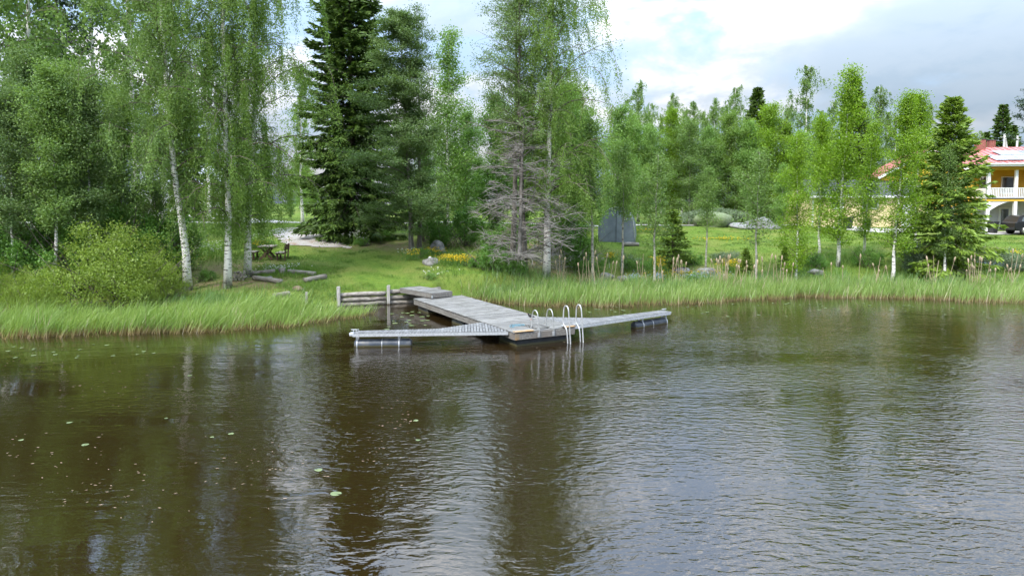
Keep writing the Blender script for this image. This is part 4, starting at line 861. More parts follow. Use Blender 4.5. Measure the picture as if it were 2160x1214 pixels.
# rope on the deck and the bird
rope = MB(); a = np.linspace(0, 3.3 * PI, 90)
rope.tube(np.stack([.62 + (.10 + .016 * a) * np.cos(a) * 1.3 + .05 * np.sin(a * 2.3), 1.0 + (.09 + .012 * a) * np.sin(a + .3) + .04 * np.sin(a * 1.7), DZ + .012 + .003 * np.sin(a * 3) + .002 * a], -1), .012, 6)
rope.tube([(.85, .95, DZ + .03), (1.0, .85, DZ + .014), (1.15, .98, DZ + .014), (1.35, 1.0, DZ + .014), (1.42, .93, DZ + .014)], .012, 6)
o = rope.build('rope', M['rope']); o.location = (.10, 22.25, 0); o.rotation_euler = (0, 0, DTH); tag(o, 'coil of light blue rope lying on the dock end', 'rope')
def bird():
    lx, ly = 1.75, 1.95; c, s = math.cos(DTH), math.sin(DTH)
    root = empty('bird', (.10 + lx * c - ly * s, 22.25 + lx * s + ly * c, DZ), R(200), 'small black and white bird standing on the dock behind the ladder rails', 'bird'); root.scale = (.85,) * 3
    b = MB(); b.tube([(-.17, 0, .115), (-.10, 0, .125), (-.04, 0, .14), (.03, 0, .155), (.09, 0, .185), (.12, 0, .225), (.135, 0, .26), (.155, 0, .275), (.178, 0, .268)], [.006, .030, .058, .068, .055, .036, .034, .032, .010], 10); b.build('body', M['birdblack'], root)
    MB().tube([(-.03, 0, .105), (.02, 0, .102), (.07, 0, .125)], [.02, .052, .02], 8).build('belly', M['birdwhite'], root)
    for sg in (-1, 1):
        w_ = MB(); w_.tube([(.06, sg * .055, .165), (0, sg * .066, .155), (-.09, sg * .045, .135), (-.19, sg * .015, .120)], [.012, .030, .022, .003], 6); w_.build('wing', M['birdblack'], root)
        MB().tube([(.005, sg * .022, .10), (.0, sg * .022, .05), (.005, sg * .022, .004), (.03, sg * .024, .002)], .004, 5).build('leg', M['orange'], root)
    MB().tube([(.172, 0, .268), (.20, 0, .262), (.225, 0, .256)], [.008, .006, .002], 6).build('beak', M['orange'], root)
bird()

# landing platform between shore and dock
lp = empty('landing_platform', (-3.62, 30.35, 0), R(41), 'small weathered wooden landing stage laid from the log wall onto the dock', 'landing stage')
lm = MB(); lm.box((0, 0, 0), (1.16, .112, .034), bev=.005); lmesh = lm.mesh('plank', M['deck'])
for i in range(22): o = link('plank', lmesh, lp); o.location = (.58 + rp.gauss(0, .005), .06 + i * .12, .752 + rp.gauss(0, .002))
for x in (.03, 1.13): MB().box((x, 1.32, .635), (.06, 2.62, .195), bev=.006).build('side_beam', M['beam'], lp)
MB().box((.58, -.012, .640), (1.14, .045, .20), bev=.006).build('end_beam', M['beam'], lp)
MB().box((.02, -.046, .60), (.05, .02, .12)).build('corner_bracket', M['galv'], lp)

# ------------------------------------------------------------------ mooring booms with pontoon floats
def boom(name, root_a, root_b, tip, label, kink):
    """root_a: near root corner (straight edge), root_b: far root corner; tip: outer end centre"""
    a = Vector((*root_a, 0)); b = Vector((*root_b, 0)); t = Vector((*tip, 0)); d = (t - a).normalized(); nrm = Vector((-d.y, d.x, 0))
    if (b - a).dot(nrm) < 0: nrm = -nrm
    ang = math.atan2(d.y, d.x); L = (t - a).length
    e = empty(name, (a.x, a.y, 0), ang, label, 'boom'); inv = Matrix.Rotation(-ang, 3, 'Z')
    bl = inv @ (b - a); sg = 1 if bl.y > 0 else -1; wd = .46; z = .44
    width = lambda x: float(np.interp(x, [bl.x, kink, L], [abs(bl.y), .64, wd]))
    MB().bar((0, 0, z - .035), (L, 0, z - .035), .035, .10).build('side_rail', M['galv'], e)
    far = [(bl.x, bl.y)] + [(x, sg * width(x)) for x in np.linspace(max(.35, bl.x + .3), L, 14)]
    far = [p for i, p in enumerate(far) if i == 0 or p[0] > far[0][0] + .1]
    fr_ = MB()
    for p, q in zip(far[:-1], far[1:]): fr_.bar((*p, z - .035), (*q, z - .035), .035, .10)
    fr_.build('side_rail', M['galv'], e)
    x = .10
    fx = [p[0] for p in far]; fy = [p[1] for p in far]
    while x < L - .04:
        y1 = float(np.interp(x, fx, fy)) if x > fx[0] else sg * abs(bl.y) * max(.12, x / max(fx[0], .01)) if fx[0] > .05 else fy[0]
        MB().box((x, y1 / 2, z + .022), (.084, abs(y1) + .02, .022)).build('slat', M['slat'], e); x += .100
    MB().slab([(L, 0), (L + .12, sg * .06), (L + .15, sg * wd / 2), (L + .12, sg * (wd - .06)), (L, sg * wd)], z - .06, z + .005).build('end_plate', M['galv'], e)
    cl = MB(); cl.tube([(L - .08, sg * .30, z + .03), (L - .08, sg * .30, z + .10)], .014, 6); cl.tube([(L + .02, sg * .30, z + .03), (L + .02, sg * .30, z + .10)], .014, 6); cl.tube([(L - .16, sg * .30, z + .10), (L + .10, sg * .30, z + .10)], .016, 6); cl.build('mooring_cleat', M['galv'], e)
    f0, f1, r = L - 1.92, L - .02, .18; yc = sg * wd / 2
    fl_ = MB(); fl_.tube([(f0, yc, .055), (f0 + .03, yc, .055), (f0 + .08, yc, .055), (f0 + .5, yc, .055), (f1 - .5, yc, .055), (f1 - .08, yc, .055), (f1 - .03, yc, .055), (f1, yc, .055)], [.12, .16, r, r, r, r, .16, .12], 18); fl_.build('pontoon', M['pontoon'], e)
    for x in (L - 1.50, L - .12):
        MB().tube([(x - .022, yc, .055), (x + .022, yc, .055)], r + .006, 18).build('strap', M['galv'], e)
        for y in (yc - .10, yc + .10): MB().box((x, y, .295), (.07, .025, .19)).build('bracket', M['galv'], e)
    MB().tube([(L - .95, yc, .055), (L - .925, yc, .055)], r + .004, 18).build('strap', M['galv'], e)
    return e
cD, sD = math.cos(DTH), math.sin(DTH)
dl = lambda lx, ly: (.10 + lx * cD - ly * sD, 22.25 + lx * sD + ly * cD)
boom('mooring_boom', dl(-.03, .42), dl(-.03, 2.45), (-5.25, 22.25), 'walkable galvanised mooring boom on the left side of the dock', 2.35)
boom('mooring_boom', dl(DW + .03, .25), dl(DW + .03, 2.5), (6.30, 26.9), 'walkable galvanised mooring boom on the right side of the dock', 2.0)

# ------------------------------------------------------------------ log retaining wall
wall = empty('log_wall', (0, 0, 0), 0, 'low retaining wall of three stacked grey logs beside the dock', 'wall')
rl = random.Random(9)
def wy(x): return float(shore(x)) - .02
for seg in ((-8.1, -6.0), (-5.95, -3.55)):
    for k, z in enumerate((.52, .30, .07)):
        pts = [(x, wy(x) - .06 * (2 - k) * .2, z + rl.gauss(0, .012) + (.06 if k == 0 and seg[0] > -7 else 0)) for x in np.linspace(seg[0], seg[1], 7)]
        MB().tube(pts, [.112 + rl.gauss(0, .006) for _ in pts], 10).build('log', M['log'], wall)
for x, h in ((-8.02, .95), (-5.85, .92)):
    MB().box((x, wy(x) - .17, h / 2 - .35), (.14, .13, h + .7), bev=.02).build('post', M['post'], wall)
def post(px, Y, h, lab, s=.11):
    x = at(px, Y); o = MB().box((0, 0, h / 2 - .2), (s, s, h + .4), bev=.015).build('wooden_post', M['post']); o.location = (x, Y, tz(x, Y)); o.rotation_euler = (.02, .03, .3); tag(o, lab, 'post')
post(644, gpos(644, 643)[1], .60, 'short grey wooden post standing alone in the grass by the left reeds')

# ------------------------------------------------------------------ seating logs, stump, rocks, firewood
def bench_log(pxa, Ya, pxb, Yb, r, lab, lift=.0):
    ax_, bx_ = at(pxa, Ya), at(pxb, Yb); m = MB(); L = math.hypot(bx_ - ax_, Yb - Ya); za, zb = tz(ax_, Ya) + r * .9 + lift, tz(bx_, Yb) + r * .9 + lift
    P = np.linspace(0, 1, 7); m.tube([(p * L, .02 * math.sin(p * 5), 0) for p in P], [r * (1 + .08 * math.sin(p * 9)) for p in P], 9)
    v = m.v[0]; v[:, 2] = np.minimum(v[:, 2], r * .55)                       # hewn flat on top
    o = m.build('log_bench', M['log']); o.location = (ax_, Ya, za); o.rotation_euler = (0, -math.atan2(zb - za, L), math.atan2(Yb - Ya, bx_ - ax_)); tag(o, lab, 'log bench')
LG = lambda px, py: (px, gpos(px, py)[1])
bench_log(*LG(526, 582), *LG(579, 576), .15, 'log bench nearest the straight birches, back left of the ring')
bench_log(*LG(608, 576), *LG(664, 581), .14, 'log bench at the back right of the ring')
bench_log(*LG(534, 590), *LG(592, 598), .15, 'log bench at the front left of the ring')
bench_log(*LG(642, 597), *LG(685, 588), .17, 'thick log bench at the front right of the ring')
bench_log(*LG(576, 628), *LG(608, 622), .13, 'grey plank-like log lying alone nearer the water')
x, SY_ = gpos(595, 577); o = MB().tube([(0, 0, -.1), (0, 0, .05), (0, 0, .28), (0, 0, .30)], [.19, .17, .165, .15], 10).build('tree_stump', M['log']); o.location = (x, SY_, tz(x, SY_)); tag(o, 'short stump seat between the two back log benches', 'stump')
def rock(px, Y, sx, sy, sz, lab, seed, mat='stone', name='rock', z=None, sub=3):
    import bmesh
    bm = bmesh.new(); bmesh.ops.create_icosphere(bm, subdivisions=sub, radius=1.0); rr = np.random.default_rng(seed); ph = rr.uniform(0, 6, 6)
    for v in bm.verts:
        c = v.co; k = 1 + .16 * math.sin(c.x * 3 + ph[0]) * math.sin(c.y * 3.3 + ph[1]) + .12 * math.sin(c.z * 4.2 + ph[2] + c.x * 2) + .05 * math.sin(c.x * 9 + ph[3]) * math.sin(c.y * 8 + ph[4])
        v.co = Vector((c.x * k * sx, c.y * k * sy, max(c.z * k, -.35) * sz))
    me = bpy.data.meshes.new(name); bm.to_mesh(me); bm.free(); me.materials.append(M[mat]); me.polygons.foreach_set('use_smooth', [True] * len(me.polygons))
    x = at(px, Y); o = tag(link(name, me), lab, 'rock'); o.location = (x, Y, (tz(x, Y) if z is None else z) + sz * .1); o.rotation_euler = (0, 0, rr.uniform(0, 6)); return o
rock(909, 38.6, .62, .45, .34, 'big flat grey rock at the lawn edge by the yellow flowers', 1)
o = rock(907, 38.5, .10, .09, .10, 'small white stone lying on the big flat rock', 2, 'white', 'stone'); o.location.z += .30
rock(924, 42.4, .50, .45, .62, 'dark rounded boulder among the bushes behind the big flat rock', 3)
rock(565, gpos(565, 588)[1], .26, .2, .12, 'small grey stone inside the ring of logs', 4)
rock(627, gpos(627, 611)[1], .35, .25, .14, 'brown fire-pit mound in the grass', 5, 'soil', 'fire_pit')
for px, Y, s, lab in [(1440, 40.4, .55, 'grey rock at the foot of the little spruce'), (1490, 40.1, .7, 'wide grey rock on the bank right of the little spruce'), (1280, 39.6, .5, 'low brown rock by the slim aspen'), (1315, 39.2, .45, 'grey rock in front of the small aspen'), (1720, 40.2, .5, 'rock between two yellow-green birches'), (1625, 38.7, .4, 'rock at the foot of the forked aspen'), (1935, 41, .6, 'rock left of the bright spruce')]:
    rock(px, Y, s, s * .7, s * .5, lab, int(px))
fw = empty('firewood_pile', (at(497, 34.3), 34.3, tz(at(497, 34.3), 34.3)), .3, 'small pile of split firewood at the foot of the straight birch', 'firewood')
for i in range(20):
    a, b = i % 5, i // 5; MB().bar((-.3 + a * .15 + rl.gauss(0, .02) + .07 * (b % 2), -.16, .07 + b * .11), (-.3 + a * .15 + rl.gauss(0, .04) + .07 * (b % 2), .18, .07 + b * .11 + rl.gauss(0, .02)), .11, .09, rl.uniform(0, 1.5)).build('split_log', M['log'], fw)

# ------------------------------------------------------------------ picnic table and two benches
TY = gpos(566, 546)[1]
def picnic():
    x = at(565, TY); t = empty('picnic_table', (x, TY, tz(x, TY)), R(10), 'dark brown wooden picnic table with crossed legs on the lawn', 'table')
    for k in range(5): MB().box((-.36 + k * .18, 0, .76), (.170, 1.65, .045), bev=.006).build('tabletop_plank', M['greytop'], t)
    for y in (-.60, .60):
        for s in (-1, 1): MB().bar((s * .34, y + s * .035, .0), (-s * .28, y + s * .035, .73), .065, .125).build('leg', M['brown'], t)
        MB().box((0, y, .705), (.80, .06, .06)).build('cleat', M['brown'], t)
    MB().box((0, 0, .40), (.06, 1.3, .10)).build('stretcher', M['brown'], t)
    for px, s, lab in ((535, -1, 'dark wooden bench left of the picnic table, half behind the birch stem'), (595, 1, 'dark wooden bench right of the picnic table')):
        x = at(px, TY); b = empty('garden_bench', (x, TY - .1, tz(x, TY - .1)), R(10), lab, 'bench')
        for k in range(3): MB().box((-.16 + k * .16, 0, .44), (.15, 1.5, .04), bev=.006).build('seat_plank', M['greytop'], b)
        for k in range(2): MB().bar((s * (.275 + .03 * k), -.75, .66 + .17 * k), (s * (.275 + .03 * k), .75, .66 + .17 * k), .035, .155).build('back_plank', M['brown'], b)
        for y in (-.58, .58):
            MB().bar((s * .27, y, 0), (s * .36, y, .93), .07, .07).build('leg', M['brown'], b); MB().box((-s * .14, y, .205), (.09, .07, .41)).build('leg', M['brown'], b); MB().box((0, y, .385), (.5, .06, .07)).build('cleat', M['brown'], b)
picnic()

# ------------------------------------------------------------------ tent shelter, heaps, mound
def tent():
    Y = 50.5; x = at(1299, Y); t = empty('storage_tent', (x, Y, tz(x, Y)), R(-12), 'blue-grey arched tarpaulin storage tent behind the slim aspens', 'tent')
    prof = [(-1.28, -.05), (-1.30, 1.0), (-1.22, 1.55), (-.98, 2.05), (-.60, 2.40), (0, 2.56), (.60, 2.40), (.98, 2.05), (1.22, 1.55), (1.30, 1.0), (1.34, .4), (1.40, -.05)]
    V = []; F = []; n = len(prof); ny = 7
    for j in range(ny):
        for i, (a, z) in enumerate(prof): s = 1 - .018 * (j % 2); V.append((a * s, j * .7, z * s))
    for j in range(ny - 1):
        for i in range(n - 1): a = j * n + i; F.append((a, a + n, a + n + 1, a + 1))
    mm = MB(); mm.add(V, F, True); c = mm.build('cover', M['tarp'], t); sol = c.modifiers.new('thickness', 'SOLIDIFY'); sol.thickness = .02
    V = [(0, -.03, .9)] + [(a * .985, 0, z * .985) for a, z in prof]; mm = MB(); mm.add(V, [(0, i + 1, i + 2) for i in range(n - 1)] + [(0, n, 1)], True); mm.build('end_panel', M['tarp'], t)
    MB().box((0, -.045, 1.15), (.03, .02, 2.3)).build('zip', M['darkbin'], t)
    MB().box((.62, -.05, 1.72), (.34, .012, .16)).build('print', M['white'], t)
    for i in (3, 8):
        MB().tube([(a * 1.012, -.02, z * 1.012) for a, z in prof], .028, 6).build('frame_hoop', M['galv'], t); break
tent()
x = at(1312, 48.5); o = MB().tube([(0, 0, 0), (.5, .02, .02), (1.2, 0, 0)], [.16, .17, .15], 9).build('fallen_log', M['log']); o.location = (x, 48.5, tz(x, 48.5) + .12); tag(o, 'weathered log lying in front of the tent', 'log')
rock(1603, 59.5, 1.5, .9, .72, 'pointed heap of grey gravel by the road', 21, 'heap', 'gravel_heap')
rock(1560, 59.8, 1.7, .8, .40, 'long low heap of grey gravel left of the pointed heap', 22, 'heap', 'gravel_heap')
rock(1505, 63.5, 4.2, 1.8, 1.25, 'grass-grown mound of earth behind the road', 23, 'moundm', 'earth_mound')
def mound_grass():
    rng = np.random.default_rng(5); n = 2600; a = rng.uniform(0, 6.28, n); r = np.sqrt(rng.uniform(0, 1, n)); cx = at(1505, 63.5)
    x = cx + 4.1 * r * np.cos(a); y = 63.5 + 1.75 * r * np.sin(a); z = terrain(x, y) + 1.32 * np.sqrt(np.clip(1 - r * r, 0, 1)); P = np.stack([x, y, z], -1)
    A = rng.normal(0, .5, P.shape); A[:, 2] = 1
    me = quads_mesh('mound_grass', leafquads(P, A, .32, .07, rng), M['greybush'], {'v': rng.uniform(0, 1, n)}); tag(link('mound_grass', me), 'grey-green weeds covering the earth mound', 'grass', kind='stuff')
mound_grass()

# ------------------------------------------------------------------ buildings
def window(parent, cx, y, cz, w_, h_, frame=.09, mull=False):
    f = MB(); f.box((cx - w_ / 2 + frame / 2, y, cz), (frame, .10, h_)); f.box((cx + w_ / 2 - frame / 2, y, cz), (frame, .10, h_)); f.box((cx, y, cz + h_ / 2 - frame / 2), (w_ - 2 * frame, .098, frame)); f.box((cx, y, cz - h_ / 2 + frame / 2), (w_ - 2 * frame, .098, frame))
    if mull: f.box((cx, y, cz), (.05, .09, h_ - 2 * frame))
    o = f.build('window', M['white'], parent); MB().box((cx, y + .02, cz), (w_ - 2 * frame, .03, h_ - 2 * frame)).build('pane', M['glass'], o); return o
def yellow_house():
    ox, oy = 41.6, 60.0; oz = tz(ox + 2, oy)
    h = empty('yellow_house', (ox, oy, oz), R(-7), 'two-storey yellow house with red roof and white balcony behind the bright spruce', 'house')
    fl2, eave = 2.75, 5.75
    part('wall', M['yellowwall'], h, ((7, 7, (fl2 + eave) / 2), (14, 8.8, eave - fl2 - .02)))
    part('wall', M['greywall'], h, ((7, 7.02, fl2 / 2 - .02), (14, 8.78, fl2 + .06)))
    part('balcony_floor', M['yellowwall'], h, ((7, 1.28, fl2 - .02), (14.1, 2.62, .20)))
    part('fascia', M['darkroof'], h, ((7, -.06, fl2 + .13), (14.1, .05, .09)))
    part('beam', M['yellowwall'], h, ((7, .08, eave - .22), (14, .18, .34)))
    for x in (.12, 2.35, 4.15, 6.4, 8.6):
        part('column', M['white'], h, ((x, .10, (fl2 - .14) / 2), (.26, .26, fl2 - .14))); part('column', M['white'], h, ((x, .10, fl2 + .1 + (eave - .42 - fl2 - .1) / 2), (.22, .22, eave - .42 - fl2 - .1)))
    for a, b in ((.12, 2.35), (2.35, 4.15), (4.15, 6.4), (6.4, 8.6)):
        r_ = part('balustrade', M['white'], h, (((a + b) / 2, .10, fl2 + 1.02), (b - a - .23, .08, .07)), (((a + b) / 2, .10, fl2 + .20), (b - a - .23, .07, .06)))
        n = int((b - a - .25) / .13)
        for i in range(n): part('baluster', M['white'], r_, ((a + .17 + i * (b - a - .34) / (n - 1), .10, fl2 + .61), (.075, .035, .752)))
    part('side_rail', M['white'], h, ((.0, 1.35, fl2 + .6), (.06, 2.3, .85)))
    # arched braces under the balcony
    for x0 in (.25, -2.1):
        br = MB(); P = [(x0, fl2 - .14)] + [(x0 + 1.98 * u, fl2 - .14 - .85 * (1 - u) ** 2) for u in np.linspace(0, 1, 9)]
        br.prism(P, .03, .16); br.build('arched_brace', M['white'], h)
    window(h, 3.05, 2.56, fl2 + 1.35, 1.15, 1.55); window(h, 5.4, 2.56, fl2 + 1.35, 1.1, 1.5); window(h, 1.15, 2.56, fl2 + 1.15, .95, 2.0)
    for x in (2.9, 5.3):
        d = part('door', M['white'], h, ((x, 2.58, 1.05), (1.0, .08, 2.1))); part('pane', M['glass'], d, ((x, 2.53, 1.25), (.62, .03, 1.4))); part('handle', M['galv'], d, ((x + .4, 2.52, 1.0), (.05, .05, .12)))
    # hip roof
    e0, e1, y0, y1, zt = -.65, 14.6, -.65, 12.0, eave + 2.0
    rf = MB(); V = [(e0, y0, eave + .08), (e1, y0, eave + .08), (e1, y1, eave + .08), (e0, y1, eave + .08), (1.0 + 1.0, 5.6, zt), (9.0, 5.6, zt), (e0, y0, eave - .10), (e1, y0, eave - .10), (e1, y1, eave - .10), (e0, y1, eave - .10)]
    rf.add(V, [(0, 1, 5, 4), (1, 2, 5), (2, 3, 4, 5), (3, 0, 4), (9, 8, 7, 6)]); ro = rf.build('roof', M['redroof'], h)
    part('eave_board', M['white'], h, ((7, y0 - .012, eave - .02), (15.25, .03, .20)), ((e0 - .012, 5.7, eave - .02), (.03, 12.6, .20)))
    sl = math.atan2(zt - eave - .08, 5.6 - y0)
    for i in range(26):
        x = -.3 + i * .55; tp = min(1, max(.1, (x - e0) / (2.0 - e0) if x < 2.0 else (1 if x < 9 else (e1 - x) / (e1 - 9)))); L = (5.6 - y0) * tp
        MB().bar((x, y0, eave + .105), (x, y0 + L, eave + .105 + math.tan(sl) * L), .035, .045).build('roof_seam', M['redroof'], ro)
    rot = Euler((sl, 0, 0)).to_matrix()
    for i in range(5):
        for j in range(2):
            if i == 0 and j == 1: continue
            yy = y0 + 1.75 + j * 1.78; MB().box((1.25 + i * 1.08 + .3 * j, yy, eave + .08 + math.tan(sl) * (yy - y0) + .12), (1.03, 1.72, .04), rot=rot).build('solar_panel', M['solar'], ro)
    ch = part('chimney', M['brick'], ro, ((1.75, 4.9, eave + 1.95), (.72, .6, 1.4))); part('cap', M['darkroof'], ch, ((1.75, 4.9, eave + 2.68), (.80, .68, .06)))
    ch = part('chimney', M['brick'], ro, ((3.4, 6.2, eave + 2.25), (.55, .5, .9))); part('cap', M['darkroof'], ch, ((3.4, 6.2, eave + 2.73), (.65, .6, .06)))
    g0, g1, gp, ge, gy = -8.4, .6, 7.25, 4.75, 2.4
    mm = MB(); mm.prism([(g0 + .5, 0), (g1 - .5, 0), (g1 - .5, ge + .27), ((g0 + g1) / 2, gp - .08), (g0 + .5, ge + .27)], gy, gy + 3.6); mm.build('gable_wall', M['yellowwall'], h)
    c = (g0 + g1) / 2
    for s in (-1, 1):
        q = MB(); e = c + s * (g1 - g0) / 2; q.prism([(c, gp), (e, ge), (e, ge + .14), (c, gp + .16)] if s > 0 else [(c, gp), (c, gp + .16), (e, ge + .14), (e, ge)], gy - .6, gy + 3.9); q.build('gable_roof', M['redroof'], h)
        MB().bar((c + s * .01, gy - .62, gp - .02), (e, gy - .62, ge - .02), .03, .22).build('barge_board', M['white'], h)
    window(h, c - 1.5, gy - .02, 4.1, 1.2, 1.4, mull=True); window(h, c + 1.5, gy - .02, 4.1, 1.2, 1.4, mull=True); window(h, c + 1.7, gy - .02, 1.5, 1.4, 1.3, mull=True)
    MB().tube([(e0, y0 - .09, eave + .06), (e1, y0 - .09, eave + .06)], .06, 8).build('gutter', M['white'], h); MB().tube([(-.1, y0 - .05, eave), (-.08, .0, eave - .5), (-.08, .0, .2)], .045, 8).build('downpipe', M['white'], h)
yellow_house()
def garage():
    ox, oy = 26.5, 60.4; oz = tz(30, 60.2) - .05
    g = empty('garage', (ox, oy, oz), 0, 'low pale yellow garage with dark roof behind the yellow-green birches', 'garage')
    L, D, E, Rg = 10.2, 6.2, 2.75, 4.15
    mm = MB(); mm.prism([(0, 0), (L, 0), (L, E), (0, E)], 0, D); mm.build('wall', M['palewall'], g)
    for s in (0, 1):
        q = MB(); y0, y1 = (-.45, D / 2) if s == 0 else (D + .45, D / 2)
        V = [(-.45, y0, E - .12), (L + .45, y0, E - .12), (L + .45, y1, Rg), (-.45, y1, Rg)]; V += [(a, b, c + .12) for a, b, c in V]
        q.add(V, [(0, 1, 2, 3), (7, 6, 5, 4), (0, 4, 5, 1), (1, 5, 6, 2), (2, 6, 7, 3), (3, 7, 4, 0)]); q.build('roof', M['darkroof'], g)
    for x in (.01, L - .01):
        mm = MB(); mm.prism([(0, E), (.0, E), (.06, E)], 0, .1); V = [(x, .02, E - .02), (x, D - .02, E - .02), (x, D / 2, Rg - .06)]; mm = MB(); mm.add(V + [(a + .05, b, c) for a, b, c in V], [(0, 1, 2), (5, 4, 3), (0, 3, 4, 1), (1, 4, 5, 2), (2, 5, 3, 0)]); mm.build('gable', M['palewall'], g)
    part('eave_board', M['white'], g, ((L / 2, -.47, E - .08), (L + .92, .03, .18)))
    window(g, 5.1, -.03, 2.02, 1.45, .85); window(g, 2.2, -.03, 2.02, 1.1, .85)
    part('corner_board', M['white'], g, ((.06, -.02, E / 2 - .1), (.14, .05, E - .25)), ((L - .06, -.02, E / 2 - .1), (.14, .05, E - .25)))
    d = part('door', M['white'], g, ((8.4, -.03, 1.02), (1.0, .07, 2.05))); part('handle', M['galv'], d, ((8.75, -.09, 1.0), (.05, .05, .12)))
garage()
def bin_(px, Y, lab, s=1.0):
    x = at(px, Y); b = empty('waste_bin', (x, Y, tz(x, Y)), .2, lab, 'bin'); b.scale = (s,) * 3
    m = MB(); V = [(-.22, -.24, .06), (.22, -.24, .06), (.22, .24, .06), (-.22, .24, .06), (-.29, -.33, .98), (.29, -.33, .98), (.29, .33, .98), (-.29, .33, .98)]
    m.add(V, [(3, 2, 1, 0), (4, 5, 6, 7), (0, 1, 5, 4), (1, 2, 6, 5), (2, 3, 7, 6), (3, 0, 4, 7)]); m.build('body', M['darkbin'], b); part('lid', M['darkbin'], b, ((0, .01, 1.02), (.64, .72, .07)), bev=.02)
    for sx in (-.24, .24): MB().tube([(sx - .03, .26, .1), (sx + .03, .26, .1)], .1, 10).build('wheel', M['rubber'], b)
bin_(1786, 58.7, 'dark waste bin by the garage wall'); bin_(1826, 58.6, 'grey-black bin right of the other bin at the garage', .8); bin_(2091, 58.8, 'black wheeled bin left of the house column')
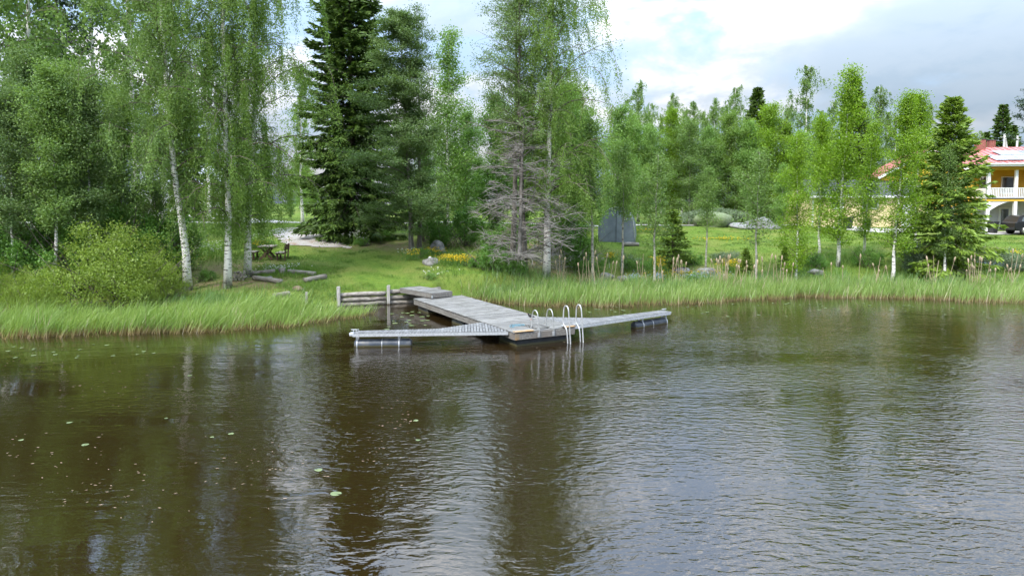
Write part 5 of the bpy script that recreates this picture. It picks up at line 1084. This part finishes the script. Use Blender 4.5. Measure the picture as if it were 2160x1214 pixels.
def car():
    Y = 57.6; x = at(2122, Y); c = empty('parked_car', (x + 2.15, Y, tz(x + 2, Y) + .05), 0, 'black car parked before the yellow house at the right edge', 'car')
    # rear of the car points left; x runs to the front
    low = [(-2.15, .42), (-2.2, .62), (-2.16, .95), (-2.02, 1.04), (.95, 1.03), (1.75, .94), (2.12, .78), (2.2, .55), (2.15, .32), (-1.9, .30)]
    def body(poly, w0, w1):
        m = MB(); n = len(poly); zs = [p[1] for p in poly]; V = []
        for s, w_ in ((-1, w1), (-1, w0), (1, w0), (1, w1)):
            k = .97 if w_ == w1 else 1.0
            V += [(px_ * k, s * w_, pz) for px_, pz in poly]
        F = [tuple(range(n)), tuple(range(4 * n - 1, 3 * n - 1, -1))]
        for l in range(3): F += [(l * n + i, (l + 1) * n + i, (l + 1) * n + (i + 1) % n, l * n + (i + 1) % n) for i in range(n)]
        m.add(V, F, False); return m
    b = body(low, .84, .91).build('body', M['carpaint'], c)
    cab = [(-2.02, 1.03), (-1.72, 1.50), (-1.35, 1.60), (.05, 1.58), (.95, 1.03)]
    m = MB(); n = 5; V = [(a, -.86 + .16 * (z - 1.03) / .57, z) for a, z in cab] + [(a, .86 - .16 * (z - 1.03) / .57, z) for a, z in cab]
    m.add(V, [tuple(range(n)), tuple(range(2 * n - 1, n - 1, -1))] + [(i, n + i, n + (i + 1) % n, (i + 1) % n) for i in range(n)]); m.build('cabin', M['carpaint'], c)
    for s in (-1, 1):
        for poly in ([(-1.62, 1.10), (-1.42, 1.46), (-.78, 1.50), (-.78, 1.10)], [(-.70, 1.10), (-.70, 1.50), (.02, 1.48), (.62, 1.10)]):
            V = [(a, s * (.872 - .16 * (z - 1.03) / .57), z) for a, z in poly]; MB().add(V + [(a, b_ + s * .012, z) for a, b_, z in V], [(0, 1, 2, 3), (4, 5, 6, 7), (0, 4, 5, 1), (1, 5, 6, 2), (2, 6, 7, 3), (3, 7, 4, 0)]).build('side_window', M['glass'], c)
        for wx in (-1.32, 1.36):
            wh = empty('wheel', (wx, s * .80, .36)); wh.parent = c
            a = np.linspace(0, 2 * PI, 21)
            MB().tube([(0, s * -.10, 0), (0, s * -.09, 0), (0, s * .09, 0), (0, s * .115, 0)], [.30, .36, .36, .31], 22).build('tyre', M['rubber'], wh)
            r_ = MB(); r_.tube([(0, s * .112, 0), (0, s * .122, 0)], .235, 20)
            for k in range(5): r_.bar((0, s * .128, 0), (.22 * math.cos(k * 1.2566 + .3), s * .128, .22 * math.sin(k * 1.2566 + .3)), .06, .02)
            r_.build('rim', M['alloy'], wh)
        MB().box((-2.12, s * .78, .88), (.08, .14, .12), bev=.02).build('tail_lamp', M['lampred'], c)
        MB().box((2.08, s * .68, .74), (.12, .34, .14), bev=.02).build('headlight', M['glass'], c)
        MB().box((.55, s * .97, 1.10), (.12, .18, .13), bev=.03).build('mirror', M['carpaint'], c)
    MB().box((-2.2, 0, .48), (.08, 1.7, .2), bev=.02).build('bumper', M['rubber'], c)
car()
def white_house():
    Y = 78; x = at(392, Y); oz = tz(x, Y); h = empty('white_house', (x, Y, oz), R(18), 'white house with grey roof glimpsed between the left birches', 'house')
    part('wall', M['white'], h, ((0, 3, 1.9), (9, 6, 3.8)))
    for s in (0, 1):
        q = MB(); y0, y1 = (-.6, 3) if s == 0 else (6.6, 3); V = [(-5.0, y0, 3.6), (5.0, y0, 3.6), (5.0, y1, 5.9), (-5.0, y1, 5.9)]; V += [(a, b, c + .14) for a, b, c in V]
        q.add(V, [(0, 1, 2, 3), (7, 6, 5, 4), (0, 4, 5, 1), (1, 5, 6, 2), (2, 6, 7, 3), (3, 7, 4, 0)]); q.build('roof', M['greyroof'], h)
    for sx in (-4.45, 4.4): V = [(sx, .02, 3.78), (sx, 5.98, 3.78), (sx, 3, 5.8)]; MB().add(V + [(a + .05, b, c) for a, b, c in V], [(0, 1, 2), (5, 4, 3), (0, 3, 4, 1), (1, 4, 5, 2), (2, 5, 3, 0)]).build('gable', M['white'], h)
    for xx in (-2.8, 0.2, 2.9): window(h, xx, -.03, 2.1, 1.2, 1.3, mull=True)
white_house()
def pole(px, Y, top, lab, second=None):
    x = at(px, Y); z = tz(x, Y); p = empty('utility_pole', (x, Y, z), 0, lab, 'utility pole'); H = CAM_H + (435 - top) * Y / FPX - z
    MB().tube([(0, 0, -.3), (0, 0, H)], [.15, .11], 9).build('pole', M['polewood'], p)
    if second: MB().tube([(second, 0, -.3), (.05, 0, H - .3)], [.15, .11], 9).build('strut', M['polewood'], p)
    ca = MB().box((0, 0, H - .4), (.9, .07, .08)).build('crossarm', M['polewood'], p)
pole(2106, 80, 284, 'pale utility pole with slanting strut behind the yellow house', 2.2)
pole(2133, 84, 288, 'slim utility pole right of the strutted one')
